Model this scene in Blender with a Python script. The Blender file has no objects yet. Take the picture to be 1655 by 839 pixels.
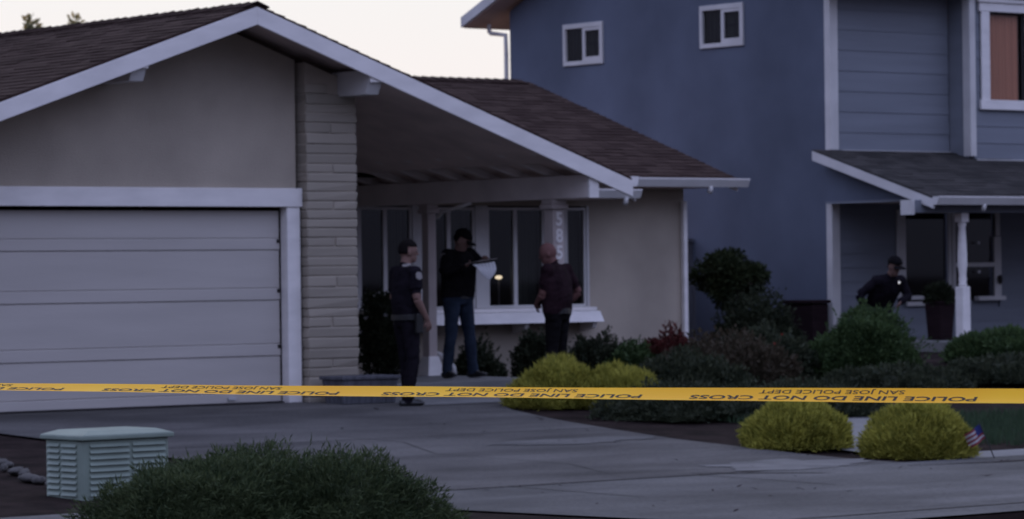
import bpy, bmesh, math, random, numpy as np
from mathutils import Vector, Matrix, Quaternion, noise
from math import sin, cos, pi, radians
random.seed(11)
S = bpy.context.scene
COL = S.collection

# ------------------------------------------------------------------ camera
YAW, PIT, ROL = .67518, .004543, -.012258
FPX = 5569.0; PW, PH = 1655.0, 839.0
fw = Vector((sin(YAW)*cos(PIT), cos(YAW)*cos(PIT), sin(PIT)))
r0 = Vector((cos(YAW), -sin(YAW), 0)); u0 = r0.cross(fw)
rt = cos(ROL)*r0 + sin(ROL)*u0; up = -sin(ROL)*r0 + cos(ROL)*u0
CAM = Vector((-21.293, -30.486, 1.351))
cd = bpy.data.cameras.new('camera'); cam = bpy.data.objects.new('camera', cd); COL.objects.link(cam)
cam.matrix_world = Matrix(((rt.x, up.x, -fw.x, CAM.x), (rt.y, up.y, -fw.y, CAM.y), (rt.z, up.z, -fw.z, CAM.z), (0, 0, 0, 1)))
cd.sensor_width = 36.0; cd.lens = FPX/PW*36.0; cd.clip_start = .1; cd.clip_end = 2000
cd.dof.use_dof = True; cd.dof.focus_distance = 13.0; cd.dof.aperture_fstop = 8.5
S.camera = cam

# ------------------------------------------------------------------ world, sun, exposure
w = bpy.data.worlds.new("World"); S.world = w; w.use_nodes = True
nt = w.node_tree; nt.nodes.clear()
SUN_ROT = radians(30)      # the sun has just gone down behind the houses
out = nt.nodes.new('ShaderNodeOutputWorld'); bg = nt.nodes.new('ShaderNodeBackground')
sky = nt.nodes.new('ShaderNodeTexSky'); sky.sky_type = 'NISHITA'; sky.sun_disc = False
sky.sun_elevation = radians(1.0); sky.sun_rotation = SUN_ROT
tc = nt.nodes.new('ShaderNodeTexCoord'); sep = nt.nodes.new('ShaderNodeSeparateXYZ')
nt.links.new(tc.outputs['Generated'], sep.inputs[0])
dot = nt.nodes.new('ShaderNodeVectorMath'); dot.operation = 'DOT_PRODUCT'
nt.links.new(tc.outputs['Generated'], dot.inputs[0]); dot.inputs[1].default_value = (.625, .78, 0)
# dusk sky: blue-violet overhead and behind the viewer, a washed-out afterglow low over the roofs
base = nt.nodes.new('ShaderNodeValToRGB'); nt.links.new(sep.outputs['Z'], base.inputs[0])
cr = base.color_ramp; cr.elements[0].position = 0.0; cr.elements[0].color = (.16, .17, .26, 1)      # low band darkened to keep the porches dim, as houses opposite would
for pos, c in ((.18, (.24, .25, .40)), (.40, (.78, .885, 1.42)), (.72, (.80, .915, 1.48))):
    e_ = cr.elements.new(pos); e_.color = (*c, 1)
cr.elements[-1].position = 1.0; cr.elements[-1].color = (.42, .48, .84, 1)
glow = nt.nodes.new('ShaderNodeMapRange'); glow.interpolation_type = 'SMOOTHSTEP'
nt.links.new(dot.outputs['Value'], glow.inputs[0])
glow.inputs[1].default_value = .45; glow.inputs[2].default_value = .93
glow.inputs[3].default_value = 0; glow.inputs[4].default_value = 1
mix = nt.nodes.new('ShaderNodeMix'); mix.data_type = 'RGBA'
nt.links.new(glow.outputs[0], mix.inputs[0]); nt.links.new(base.outputs[0], mix.inputs[6])
warm = nt.nodes.new('ShaderNodeValToRGB'); nt.links.new(sep.outputs['Z'], warm.inputs[0])
warm.color_ramp.elements[0].position = .035; warm.color_ramp.elements[0].color = (.96, .88, .86, 1)
warm.color_ramp.elements[1].position = .085; warm.color_ramp.elements[1].color = (.92, .905, .90, 1)
nt.links.new(warm.outputs[0], mix.inputs[7])
addn = nt.nodes.new('ShaderNodeMix'); addn.data_type = 'RGBA'; addn.blend_type = 'MIX'; addn.inputs[0].default_value = .001
nt.links.new(mix.outputs[2], addn.inputs[6]); nt.links.new(sky.outputs[0], addn.inputs[7])
nt.links.new(addn.outputs[2], bg.inputs[0]); bg.inputs[1].default_value = 1.0
nt.links.new(bg.outputs[0], out.inputs[0])
sd = bpy.data.lights.new('sun', 'SUN'); sd.energy = 2.0; sd.angle = radians(2); sd.color = (1, .5, .25)
sun = bpy.data.objects.new('sun', sd); COL.objects.link(sun)
sv = Vector((sin(SUN_ROT)*cos(radians(1.5)), cos(SUN_ROT)*cos(radians(1.5)), sin(radians(1.5))))
sun.rotation_euler = sv.to_track_quat('Z', 'Y').to_euler(); sun.location = (0, 30, 10)
S.view_settings.view_transform = 'Standard'; S.view_settings.look = 'None'
S.view_settings.exposure = 0; S.view_settings.gamma = 1; S.view_settings.use_curve_mapping = False
S.cycles.max_bounces = 6

# ------------------------------------------------------------------ helpers
def mat(name, col, rough=.8, var=.12, scale=3.0, bump=0.0, bscale=60, col2=None, spec=.3, detail=5, stretch=(1, 1, 1)):
    m = bpy.data.materials.new(name); m.use_nodes = True; n = m.node_tree
    b = n.nodes['Principled BSDF']; b.inputs['Roughness'].default_value = rough
    b.inputs['Specular IOR Level'].default_value = spec
    t = n.nodes.new('ShaderNodeTexCoord'); mp = n.nodes.new('ShaderNodeMapping'); mp.inputs['Scale'].default_value = stretch
    n.links.new(t.outputs['Object'], mp.inputs[0])
    ns = n.nodes.new('ShaderNodeTexNoise'); ns.inputs['Scale'].default_value = scale; ns.inputs['Detail'].default_value = detail
    n.links.new(mp.outputs[0], ns.inputs[0])
    rp = n.nodes.new('ShaderNodeValToRGB')
    c2 = col2 or [c*(1-var*1.6) for c in col]
    rp.color_ramp.elements[0].position = .32; rp.color_ramp.elements[1].position = .68
    rp.color_ramp.elements[0].color = (*c2, 1); rp.color_ramp.elements[1].color = (*[min(1, c*(1+(0 if col2 else var*.6))) for c in col], 1)
    n.links.new(ns.outputs[0], rp.inputs[0]); n.links.new(rp.outputs[0], b.inputs['Base Color'])
    if bump:
        n2 = n.nodes.new('ShaderNodeTexNoise'); n2.inputs['Scale'].default_value = bscale; n2.inputs['Detail'].default_value = 3
        n.links.new(mp.outputs[0], n2.inputs[0])
        bp = n.nodes.new('ShaderNodeBump'); bp.inputs['Strength'].default_value = bump; bp.inputs['Distance'].default_value = .02
        n.links.new(n2.outputs[0], bp.inputs['Height']); n.links.new(bp.outputs[0], b.inputs['Normal'])
    return m
def leafmat(name, a, bcol, rough=.6, trans=.25):
    m = bpy.data.materials.new(name); m.use_nodes = True; n = m.node_tree
    b = n.nodes['Principled BSDF']; b.inputs['Roughness'].default_value = rough; b.inputs['Specular IOR Level'].default_value = .1
    g = n.nodes.new('ShaderNodeNewGeometry'); t = n.nodes.new('ShaderNodeTexCoord')
    ns = n.nodes.new('ShaderNodeTexNoise'); ns.inputs['Scale'].default_value = 5; n.links.new(t.outputs['Object'], ns.inputs[0])
    ad = n.nodes.new('ShaderNodeMath'); ad.operation = 'ADD'; n.links.new(g.outputs['Random Per Island'], ad.inputs[0]); n.links.new(ns.outputs[0], ad.inputs[1])
    hf = n.nodes.new('ShaderNodeMath'); hf.operation = 'MULTIPLY'; hf.inputs[1].default_value = .5; n.links.new(ad.outputs[0], hf.inputs[0])
    rp = n.nodes.new('ShaderNodeValToRGB'); rp.color_ramp.elements[0].position = .2; rp.color_ramp.elements[1].position = .8
    rp.color_ramp.elements[0].color = (*a, 1); rp.color_ramp.elements[1].color = (*bcol, 1)
    n.links.new(hf.outputs[0], rp.inputs[0]); n.links.new(rp.outputs[0], b.inputs['Base Color'])
    tr = n.nodes.new('ShaderNodeBsdfTranslucent'); n.links.new(rp.outputs[0], tr.inputs[0])
    mx = n.nodes.new('ShaderNodeMixShader'); mx.inputs[0].default_value = trans
    n.links.new(b.outputs[0], mx.inputs[1]); n.links.new(tr.outputs[0], mx.inputs[2]); n.links.new(mx.outputs[0], n.nodes['Material Output'].inputs[0])
    return m
def concretemat(name, col, dark, sc):
    m = mat(name, col, .9, .28, sc, .3, 90, detail=9); n = m.node_tree; b = n.nodes['Principled BSDF']
    src = b.inputs['Base Color'].links[0].from_socket
    t = n.nodes.new('ShaderNodeTexCoord'); mp = n.nodes.new('ShaderNodeMapping'); mp.inputs['Scale'].default_value = (.35, 1.3, 1); n.links.new(t.outputs['Object'], mp.inputs[0])
    a = n.nodes.new('ShaderNodeTexNoise'); a.inputs['Scale'].default_value = .9; a.inputs['Detail'].default_value = 6; a.inputs['Distortion'].default_value = .8; n.links.new(mp.outputs[0], a.inputs[0])
    r_ = n.nodes.new('ShaderNodeValToRGB'); r_.color_ramp.elements[0].position = .40; r_.color_ramp.elements[1].position = .58
    r_.color_ramp.elements[0].color = (dark, dark, dark, 1); r_.color_ramp.elements[1].color = (1, 1, 1, 1); n.links.new(a.outputs[0], r_.inputs[0])
    g_ = n.nodes.new('ShaderNodeTexNoise'); g_.inputs['Scale'].default_value = 28; g_.inputs['Detail'].default_value = 4; n.links.new(t.outputs['Object'], g_.inputs[0])
    r2 = n.nodes.new('ShaderNodeValToRGB'); r2.color_ramp.elements[0].position = .36; r2.color_ramp.elements[1].position = .50
    r2.color_ramp.elements[0].color = (.72, .72, .72, 1); r2.color_ramp.elements[1].color = (1, 1, 1, 1); n.links.new(g_.outputs[0], r2.inputs[0])
    m1 = n.nodes.new('ShaderNodeMix'); m1.data_type = 'RGBA'; m1.blend_type = 'MULTIPLY'; m1.inputs[0].default_value = 1; n.links.new(src, m1.inputs[6]); n.links.new(r_.outputs[0], m1.inputs[7])
    m2 = n.nodes.new('ShaderNodeMix'); m2.data_type = 'RGBA'; m2.blend_type = 'MULTIPLY'; m2.inputs[0].default_value = 1; n.links.new(m1.outputs[2], m2.inputs[6]); n.links.new(r2.outputs[0], m2.inputs[7])
    n.links.new(m2.outputs[2], b.inputs['Base Color']); return m
def islandmat(name, a, bcol, rough=.9, sc=2.0):
    m = leafmat(name, a, bcol, rough, 0.0)
    for nd in m.node_tree.nodes:
        if nd.type == 'TEX_NOISE': nd.inputs['Scale'].default_value = sc
    return m
def glassmat(name, clear=.5, rough=.03):
    m = bpy.data.materials.new(name); m.use_nodes = True; n = m.node_tree; n.nodes.remove(n.nodes['Principled BSDF'])
    gl = n.nodes.new('ShaderNodeBsdfGlossy'); gl.inputs['Roughness'].default_value = rough; gl.inputs[0].default_value = (.8, .8, .8, 1)
    tr = n.nodes.new('ShaderNodeBsdfTransparent'); tr.inputs[0].default_value = (clear, clear, clear, 1)
    lw = n.nodes.new('ShaderNodeLayerWeight'); lw.inputs[0].default_value = .5
    pw = n.nodes.new('ShaderNodeMath'); pw.operation = 'POWER'; pw.inputs[1].default_value = 5; n.links.new(lw.outputs['Facing'], pw.inputs[0])
    fr = n.nodes.new('ShaderNodeMath'); fr.operation = 'MULTIPLY_ADD'; fr.inputs[1].default_value = .9; fr.inputs[2].default_value = .04; n.links.new(pw.outputs[0], fr.inputs[0])
    mx = n.nodes.new('ShaderNodeMixShader'); n.links.new(fr.outputs[0], mx.inputs[0])
    n.links.new(tr.outputs[0], mx.inputs[1]); n.links.new(gl.outputs[0], mx.inputs[2]); n.links.new(mx.outputs[0], n.nodes['Material Output'].inputs[0])
    return m
def emat(name, col, st):
    m = bpy.data.materials.new(name); m.use_nodes = True; b = m.node_tree.nodes['Principled BSDF']
    b.inputs['Emission Color'].default_value = (*col, 1); b.inputs['Emission Strength'].default_value = st
    b.inputs['Base Color'].default_value = (*col, 1); return m

M = dict(
 white=mat('white_paint', (.80, .76, .73), .55, .07, 2.2, .05, 40, stretch=(1, 1, 3)),
 trim2=mat('trim_paint', (.60, .58, .56), .55, .08, 2.2),
 stucco=mat('tan_stucco', (.43, .37, .30), .9, .14, .8, .55, 70),
 door=mat('garage_door_paint', (.48, .445, .41), .5, .05, 1.3, .08, 18, stretch=(.4, 1, 3)),
 slump=islandmat('slump_block', (.30, .265, .215), (.37, .325, .265), .95, 3.0),
 soffit=mat('brown_soffit', (.74, .60, .54), .85, .12, 2.0),
 beam=mat('beam_paint', (.50, .43, .40), .8, .1, 2.0, .1, 20),
 shingle=islandmat('brown_shingle', (.034, .021, .018), (.066, .044, .037), .95, 1.5),
 shingle2=islandmat('grey_shingle', (.038, .036, .034), (.070, .064, .060), .95, 1.5),
 bluewall=mat('blue_stucco', (.122, .142, .190), .85, .22, .45, .35, 60),
 siding=mat('blue_grey_siding', (.20, .215, .245), .75, .08, 1.2, .1, 25, stretch=(.3, 1, 4)),
 concrete=concretemat('concrete', (.122, .118, .112), .78, .7),
 drive=concretemat('driveway_concrete', (.112, .105, .098), .62, .45),
 patch=mat('new_concrete', (.155, .15, .142), .9, .2, 2.5, .25, 90),
 slab=mat('slab_concrete', (.20, .197, .19), .9, .12, 2.0, .2, 90),
 soil=mat('dark_mulch', (.024, .016, .014), .95, .4, 3.0, .8, 30, detail=9),
 asphalt=mat('asphalt', (.05, .05, .05), .9, .15, 1.0, .3, 120),
 joint=mat('joint_dirt', (.03, .026, .024), .95, .2, 5),
 black=mat('dark_void', (.012, .011, .012), .8, .1, 2),
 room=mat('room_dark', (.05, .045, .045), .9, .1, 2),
 glass=glassmat('window_glass', .55), glass2=glassmat('clear_window_glass', .9),
 drape=mat('grey_green_drape', (.20, .23, .20), .9, .25, 2.5, stretch=(14, 14, .3)),
 orange=mat('sunset_tinted_drape', (.66, .30, .18), .9, .12, 1.5, stretch=(18, 18, .2)),  # orange of the reflected sunset put into the drape colour
 pinkblind=mat('pale_blind', (.26, .20, .21), .9, .1, 1.5),
 metal=mat('galvanised_metal', (.45, .45, .46), .4, .05, 4, spec=.5),
 greenbox=mat('pale_green_enamel', (.225, .275, .225), .5, .10, 3.0),
 brownwood=mat('dark_brown_wood', (.024, .014, .016), .85, .2, 4, stretch=(1, 1, 6)),
 fence=mat('fence_board', (.11, .11, .125), .9, .25, 5, stretch=(6, 6, .5)),
 bark=mat('bark', (.07, .05, .04), .95, .3, 14, .5, 40),
 skin=mat('skin', (.19, .115, .095), .55, .06, 8), skin2=mat('ruddy_skin', (.15, .075, .068), .55, .06, 8),
 hair=mat('black_hair', (.010, .008, .008), .95, .2, 60),
 navy=mat('navy_uniform', (.011, .009, .013), .85, .25, 10, .25, 25),
 blackcloth=mat('black_cloth', (.008, .007, .008), .9, .25, 10, .25, 25),
 maroon=mat('black_shirt', (.020, .010, .013), .9, .25, 10, .25, 25),
 jeans=mat('blue_jeans', (.024, .033, .052), .9, .25, 7, .3, 30),
 boot=mat('black_leather', (.012, .012, .012), .4, .2, 10, spec=.5),
 patch_cloth=mat('grey_patch', (.22, .20, .19), .8, .2, 60),
 paper=mat('paper', (.85, .85, .88), .7, .03, 20), clip=mat('clipboard', (.30, .27, .26), .6, .1, 9),
 badge=mat('silver_badge', (.8, .8, .8), .2, .05, 20, spec=.8),
 red=mat('flag_red', (.22, .04, .05), .8, .1, 5), bluef=mat('flag_blue', (.03, .04, .16), .8, .1, 5),
 eye=mat('eye', (.03, .02, .02), .2, .1, 5), grass=leafmat('lawn_grass', (.028, .050, .028), (.060, .095, .050)),
 beamw=mat('porch_white_paint', (.78, .70, .66), .8, .1, 2.0, .1, 20),
 slabw=mat('flag_white', (.42, .41, .42), .8, .1, 5),
 ink=mat('black_ink', (.020, .016, .012), .6, .1, 8),
)
for k_ in ('shingle', 'shingle2', 'navy', 'blackcloth', 'maroon', 'jeans', 'soil', 'skin', 'skin2', 'hair', 'brownwood', 'asphalt'): M[k_].node_tree.nodes['Principled BSDF'].inputs['Specular IOR Level'].default_value = .06
L = dict(
 yellow=leafmat('yellow_green_leaf', (.14, .15, .028), (.48, .44, .085), trans=.3),
 dark=leafmat('dark_leaf', (.022, .030, .018), (.060, .068, .038)),
 mid=leafmat('mid_green_leaf', (.030, .055, .022), (.075, .115, .040)),
 juniper=leafmat('juniper_leaf', (.024, .040, .018), (.085, .108, .046)),
 red=leafmat('dark_red_leaf', (.05, .018, .016), (.15, .040, .034)),
 brownish=leafmat('brown_green_leaf', (.034, .030, .018), (.078, .060, .040)),
 treeleaf=leafmat('tree_leaf', (.020, .030, .014), (.052, .062, .026)), washedleaf=leafmat('sky_washed_leaf', (.16, .16, .08), (.34, .32, .16), trans=.55),
 white=leafmat('white_petal', (.5, .48, .5), (.75, .72, .75)), redpetal=leafmat('red_petal', (.3, .03, .03), (.5, .08, .06)),
)
# yellow plastic tape: thin film, part of the light passes through
tm = bpy.data.materials.new('yellow_plastic_film'); tm.use_nodes = True; n = tm.node_tree; b = n.nodes['Principled BSDF']
tt = n.nodes.new('ShaderNodeTexCoord'); tn = n.nodes.new('ShaderNodeTexNoise'); tn.inputs['Scale'].default_value = 2.2
tr_ = n.nodes.new('ShaderNodeValToRGB'); tr_.color_ramp.elements[0].color = (.90, .43, .006, 1); tr_.color_ramp.elements[1].color = (.94, .51, .012, 1)
tr_.color_ramp.elements[0].position = .35; tr_.color_ramp.elements[1].position = .65
n.links.new(tt.outputs['Object'], tn.inputs[0]); n.links.new(tn.outputs[0], tr_.inputs[0]); n.links.new(tr_.outputs[0], b.inputs['Base Color'])
b.inputs['Roughness'].default_value = .5; b.inputs['Specular IOR Level'].default_value = .25
tl = n.nodes.new('ShaderNodeBsdfTranslucent'); n.links.new(tr_.outputs[0], tl.inputs[0])
mx = n.nodes.new('ShaderNodeMixShader'); mx.inputs[0].default_value = .12
n.links.new(b.outputs[0], mx.inputs[1]); n.links.new(tl.outputs[0], mx.inputs[2]); n.links.new(mx.outputs[0], n.nodes['Material Output'].inputs[0])
M['tape'] = tm

def tag(o, label=None, cat=None, group=None, kind=None):
    if label: o['label'] = label
    if cat: o['category'] = cat
    if group: o['group'] = group
    if kind: o['kind'] = kind
    return o
def empty(name, loc=(0, 0, 0), label=None, cat=None, group=None, rz=0):
    o = bpy.data.objects.new(name, None); COL.objects.link(o); o.location = loc; o.rotation_euler = (0, 0, rz)
    o.empty_display_size = .2
    return tag(o, label, cat, group)
class MB:
    def __init__(s): s.v = []; s.f = []; s.mi = []
    def face(s, pts, mi=0):
        i = len(s.v); s.v += [tuple(p) for p in pts]; s.f.append(tuple(range(i, i+len(pts)))); s.mi.append(mi); return s
    def hexa(s, b4, t4, mi=0):
        i = len(s.v); s.v += [tuple(p) for p in b4] + [tuple(p) for p in t4]
        for f in ((3, 2, 1, 0), (4, 5, 6, 7), (0, 1, 5, 4), (1, 2, 6, 5), (2, 3, 7, 6), (3, 0, 4, 7)):
            s.f.append(tuple(i+k for k in f)); s.mi.append(mi)
        return s
    def box(s, x0, x1, y0, y1, z0, z1, mi=0):
        return s.hexa([(x0, y0, z0), (x1, y0, z0), (x1, y1, z0), (x0, y1, z0)], [(x0, y0, z1), (x1, y0, z1), (x1, y1, z1), (x0, y1, z1)], mi)
    def prism_x(s, poly, x0, x1, mi=0):      # poly of (y,z)
        n_ = len(poly); i = len(s.v); s.v += [(x0, y, z) for y, z in poly] + [(x1, y, z) for y, z in poly]
        s.f.append(tuple(i+k for k in range(n_))); s.f.append(tuple(i+n_+k for k in reversed(range(n_)))); s.mi += [mi, mi]
        for k in range(n_):
            s.f.append((i+k, i+n_+k, i+n_+(k+1) % n_, i+(k+1) % n_)); s.mi.append(mi)
        return s
    def prism_y(s, poly, y0, y1, mi=0):      # poly of (x,z)
        n_ = len(poly); i = len(s.v); s.v += [(x, y0, z) for x, z in poly] + [(x, y1, z) for x, z in poly]
        s.f.append(tuple(i+k for k in range(n_))); s.f.append(tuple(i+n_+k for k in reversed(range(n_)))); s.mi += [mi, mi]
        for k in range(n_):
            s.f.append((i+k, i+n_+k, i+n_+(k+1) % n_, i+(k+1) % n_)); s.mi.append(mi)
        return s
    def lathe(s, c, prof, seg=20, mi=0):
        i = len(s.v)
        for r_, z in prof:
            for k in range(seg): s.v.append((c[0]+r_*cos(2*pi*k/seg), c[1]+r_*sin(2*pi*k/seg), c[2]+z))
        for a in range(len(prof)-1):
            for k in range(seg):
                s.f.append((i+a*seg+k, i+a*seg+(k+1) % seg, i+(a+1)*seg+(k+1) % seg, i+(a+1)*seg+k)); s.mi.append(mi)
        s.f.append(tuple(i+k for k in reversed(range(seg)))); s.f.append(tuple(i+(len(prof)-1)*seg+k for k in range(seg))); s.mi += [mi, mi]
        return s
    def tube(s, pts, rad, seg=10, mi=0, side=None):
        # pts list of Vector, rad list of r or (ra, rb); side = reference for the first radius axis
        pts = [Vector(p) for p in pts]; n_ = len(pts)
        if not isinstance(rad, (list, tuple)): rad = [rad]*n_
        i = len(s.v); ref = Vector(side) if side else None
        for k, p in enumerate(pts):
            t = (pts[min(k+1, n_-1)]-pts[max(k-1, 0)]).normalized()
            if ref is None: ref = Vector((0, 0, 1)) if abs(t.z) < .9 else Vector((1, 0, 0))
            a = (ref - t*ref.dot(t)).normalized(); bb = t.cross(a)
            if not side: ref = a
            ra, rb = rad[k] if isinstance(rad[k], (list, tuple)) else (rad[k], rad[k])
            for q in range(seg):
                an = 2*pi*q/seg; s.v.append(tuple(p + a*ra*cos(an) + bb*rb*sin(an)))
        for k in range(n_-1):
            for q in range(seg):
                s.f.append((i+k*seg+q, i+k*seg+(q+1) % seg, i+(k+1)*seg+(q+1) % seg, i+(k+1)*seg+q)); s.mi.append(mi)
        s.f.append(tuple(i+q for q in reversed(range(seg)))); s.f.append(tuple(i+(n_-1)*seg+q for q in range(seg))); s.mi += [mi, mi]
        return s
    def ball(s, c, r3, seg=14, ring=9, mi=0, rot=None):
        prof = []; i = len(s.v)
        for a in range(1, ring):
            th = pi*a/ring
            for k in range(seg):
                p = Vector((r3[0]*sin(th)*cos(2*pi*k/seg), r3[1]*sin(th)*sin(2*pi*k/seg), -r3[2]*cos(th)))
                if rot: p = rot @ p
                s.v.append(tuple(Vector(c)+p))
        for a in range(ring-2):
            for k in range(seg):
                s.f.append((i+a*seg+k, i+a*seg+(k+1) % seg, i+(a+1)*seg+(k+1) % seg, i+(a+1)*seg+k)); s.mi.append(mi)
        for z, a in ((-1, 0), (1, ring-2)):
            j = len(s.v); p = Vector((0, 0, z*r3[2])); p = rot @ p if rot else p; s.v.append(tuple(Vector(c)+p))
            for k in range(seg):
                q = (i+a*seg+k, i+a*seg+(k+1) % seg)
                s.f.append((j, q[1], q[0]) if z < 0 else (j, q[0], q[1])); s.mi.append(mi)
        return s
    def build(s, name, m, parent=None, bevel=0, smooth=False, off=None):
        me = bpy.data.meshes.new(name)
        if off: s.v = [(a-off[0], b_-off[1], c-off[2]) for a, b_, c in s.v]
        me.from_pydata(s.v, [], s.f); ms = m if isinstance(m, list) else [m]
        for q in ms: me.materials.append(q)
        me.polygons.foreach_set('material_index', s.mi)
        if smooth: me.polygons.foreach_set('use_smooth', [True]*len(s.f))
        o = bpy.data.objects.new(name, me); COL.objects.link(o)
        if off and not parent: o.location = off
        if parent: o.parent = parent
        if bevel:
            b_ = o.modifiers.new('bevel', 'BEVEL'); b_.width = bevel; b_.segments = 2; b_.limit_method = 'ANGLE'
        return o
def structure(o): o['kind'] = 'structure'; return o
def interp(x, xs, ys):
    if x <= xs[0]: return ys[0]
    for a in range(len(xs)-1):
        if x <= xs[a+1]: return ys[a]+(ys[a+1]-ys[a])*(x-xs[a])/(xs[a+1]-xs[a])
    return ys[-1]
def gz(x, y):
    z = interp(y, [-13.85, -13.8, -10.95, -9.3, 0], [-.49, -.36, -.34, -.325, 0])
    e = max(0, min(1, (x-6.5)/5)); e = e*e*(3-2*e); g = max(0, min(1, (y+7)/6))
    return z + .24*e*g

# ------------------------------------------------------------------ ground
def axis(a, b, lo, hi, step, far):
    v = [a]; s_ = far
    k = lo
    while k < hi: v.append(k); k += step
    v.append(hi); v.append(b); return v
xs = [-600, -150, -60, -30] + [-16+.5*i for i in range(85)] + [35, 60, 150, 600]
ys = [-600, -150, -60, -30, -20, -16, -13.86, -13.85, -13.8, -12.5, -10.95] + [-10.4+.55*i for i in range(3)] + [-9+.5*i for i in range(60)] + [30, 60, 150, 600]
g = MB(); nx = len(xs)
for y in ys:
    for x in xs:
        h = gz(x, y)
        if -9 < y < 5 and -16 < x < 26: h += .012*noise.noise(Vector((x*2, y*2, 0))) - .01
        g.v.append((x, y, h))
for j in range(len(ys)-1):
    for i in range(nx-1):
        a = j*nx+i; g.f.append((a, a+1, a+nx+1, a+nx)); g.mi.append(0)
structure(g.build('ground', M['soil']))
def sheet(name, m, rows, off, thick=0):
    """rows: list of (y, x_left, x_right); a sheet following the ground"""
    q = MB(); n_ = 8
    for y, a, b_ in rows:
        for k in range(n_+1):
            x = a+(b_-a)*k/n_; q.v.append((x, y, gz(x, y)+off))
    for j in range(len(rows)-1):
        for k in range(n_):
            a = j*(n_+1)+k; q.f.append((a, a+1, a+n_+2, a+n_+1)); q.mi.append(0)
    return structure(q.build(name, m))
edge = [(-9.3, .02), (-8.86, -.1), (-8.07, -.1), (-7.08, .02), (-6.24, .1), (-5.02, .4), (-3.57, .81), (-1.99, 1.43), (-1.0, 2.2), (-.4, 2.7), (0, 2.9)]
def ex(y): return interp(y, [e[0] for e in edge], [e[1] for e in edge])
rows = []; y = -9.3
while y < -.01: rows.append((y, -4.9-.12*max(0, -y-3)*.6, ex(y))); y += .31
rows.append((0.0, -4.9, ex(0)))
sheet('driveway', M['drive'], rows, .012)
sheet('sidewalk', M['concrete'], [(-10.95, -40, 40), (-10.1, -40, 40), (-9.3, -40, 40)], .014)
sheet('sidewalk_edge_strip', M['slab'], [(-9.26, .9, 40), (-8.75, .9, 40)], .010)
sheet('driveway_apron', M['concrete'], [(-13.8, -5.3, 9), (-12.4, -5.8, 8.5), (-10.95, -6.16, 8)], .014)
sheet('street_gutter', M['concrete'], [(-14.6, -150, 150), (-14.2, -150, 150), (-13.87, -150, 150)], .012)
sheet('street', M['asphalt'], [(-24, -150, 150), (-19, -150, 150), (-13.86, -150, 150)], .004)
q = MB()
for x0, x1 in ((-60, -5.4), (9.2, 60)): q.box(x0, x1, -13.84, -13.68, -.50, -.345)
structure(q.build('kerb', M['concrete'], bevel=.015))
def strip(name, pts, wd, m, off):
    q = MB(); P = [Vector((a, b_, 0)) for a, b_ in pts]
    for k, p in enumerate(P):
        t = (P[min(k+1, len(P)-1)]-P[max(k-1, 0)]).normalized(); nn = Vector((-t.y, t.x, 0))
        for s_ in (-1, 1):
            c = p+nn*s_*wd[k]/2 if isinstance(wd, list) else p+nn*s_*wd/2
            q.v.append((c.x, c.y, gz(c.x, c.y)+off))
    for k in range(len(P)-1): q.f.append((2*k, 2*k+2, 2*k+3, 2*k+1)); q.mi.append(0)
    return structure(q.build(name, m))
strip('joint', [(-5.6+.3*i, -9.32+.006*sin(i*2.3)) for i in range(14)], .05, M['joint'], .020)
strip('joint', [(-2.35, -9.15), (-2.0, -9.42), (-1.55, -9.80), (-1.45, -9.9)], [.02, .06, .06, .02], M['joint'], .020)
strip('joint', [(-5.5+.5*i, -13.3) for i in range(20)], .035, M['joint'], .019)
strip('mulch_edge', [(-.35, -9.68), (.6, -9.86), (1.6, -9.88), (4, -9.88), (12, -9.88)], [.02, .06, .05, .04, .04], M['soil'], .021)
strip('joint', [(-4.9+.4*i, -.06) for i in range(13)], .07, M['joint'], .018)
strip('joint', [(-3.1, -9.2), (-2.6, -7.9), (-2.9, -6.4), (-2.35, -5.2), (-2.5, -3.9)], [.004, .014, .010, .012, .004], M['joint'], .018)
strip('joint', [(-4.9, -4.7), (-3.5, -4.72), (-2, -4.70), (-.5, -4.71), (.4, -4.70)], .022, M['joint'], .018)
strip('joint', [(-2.42, -9.3), (-2.42, -10.1), (-2.42, -10.94)], .02, M['joint'], .020)
strip('joint', [(-4.4, -9.3), (-4.4, -10.1), (-4.4, -10.94)], .02, M['joint'], .020)
q = MB(); rl = random.Random(77)
for _ in range(420):
    x = rl.uniform(-5.5, 3); y_ = rl.uniform(-12.5, -.6); d_ = abs(x-ex(y_)) if y_ > -9.3 else rl.uniform(0, 2)
    if rl.random() > math.exp(-d_*1.1): continue
    a = rl.uniform(0, 6.28); l_ = rl.uniform(.018, .045); z = gz(x, y_)+.022; u = Vector((cos(a), sin(a), rl.uniform(-.1, .3)))*l_; v = Vector((-sin(a), cos(a), rl.uniform(-.2, .2)))*l_*.35; c = Vector((x, y_, z))
    q.face([c-u, c-v, c+u, c+v])
tag(q.build('leaf_litter', M['brownwood']), 'small dry leaves and twigs scattered on the concrete by the planting bed', 'leaf litter', kind='stuff')
def blob(name, cx, cy, rx, ry, m, off, seed):
    q = MB(); pts = []
    for k in range(26):
        a = 2*pi*k/26; r_ = 1+.55*noise.noise(Vector((cos(a)*2.4, sin(a)*2.4, seed)))+.2*noise.noise(Vector((cos(a)*7, sin(a)*7, seed)))
        x, y_ = cx+rx*r_*cos(a), cy+ry*r_*sin(a); pts.append((x, y_, gz(x, y_)+off))
    i = len(q.v); q.v += pts + [(cx, cy, gz(cx, cy)+off)]
    for k in range(26): q.f.append((i+k, i+(k+1) % 26, i+26)); q.mi.append(0)
    return structure(q.build(name, m))
blob('driveway_patch', -1.0, -8.95, .85, .42, M['patch'], .017, 3)
blob('driveway_patch', -.9, -5.9, .9, .30, M['concrete'], .017, 8)
strip('garden_path', [(.75, -8.8), (.95, -7.8), (1.6, -6.9), (2.8, -5.8), (4.4, -4.6)], .8, M['slab'], .016)
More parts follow.
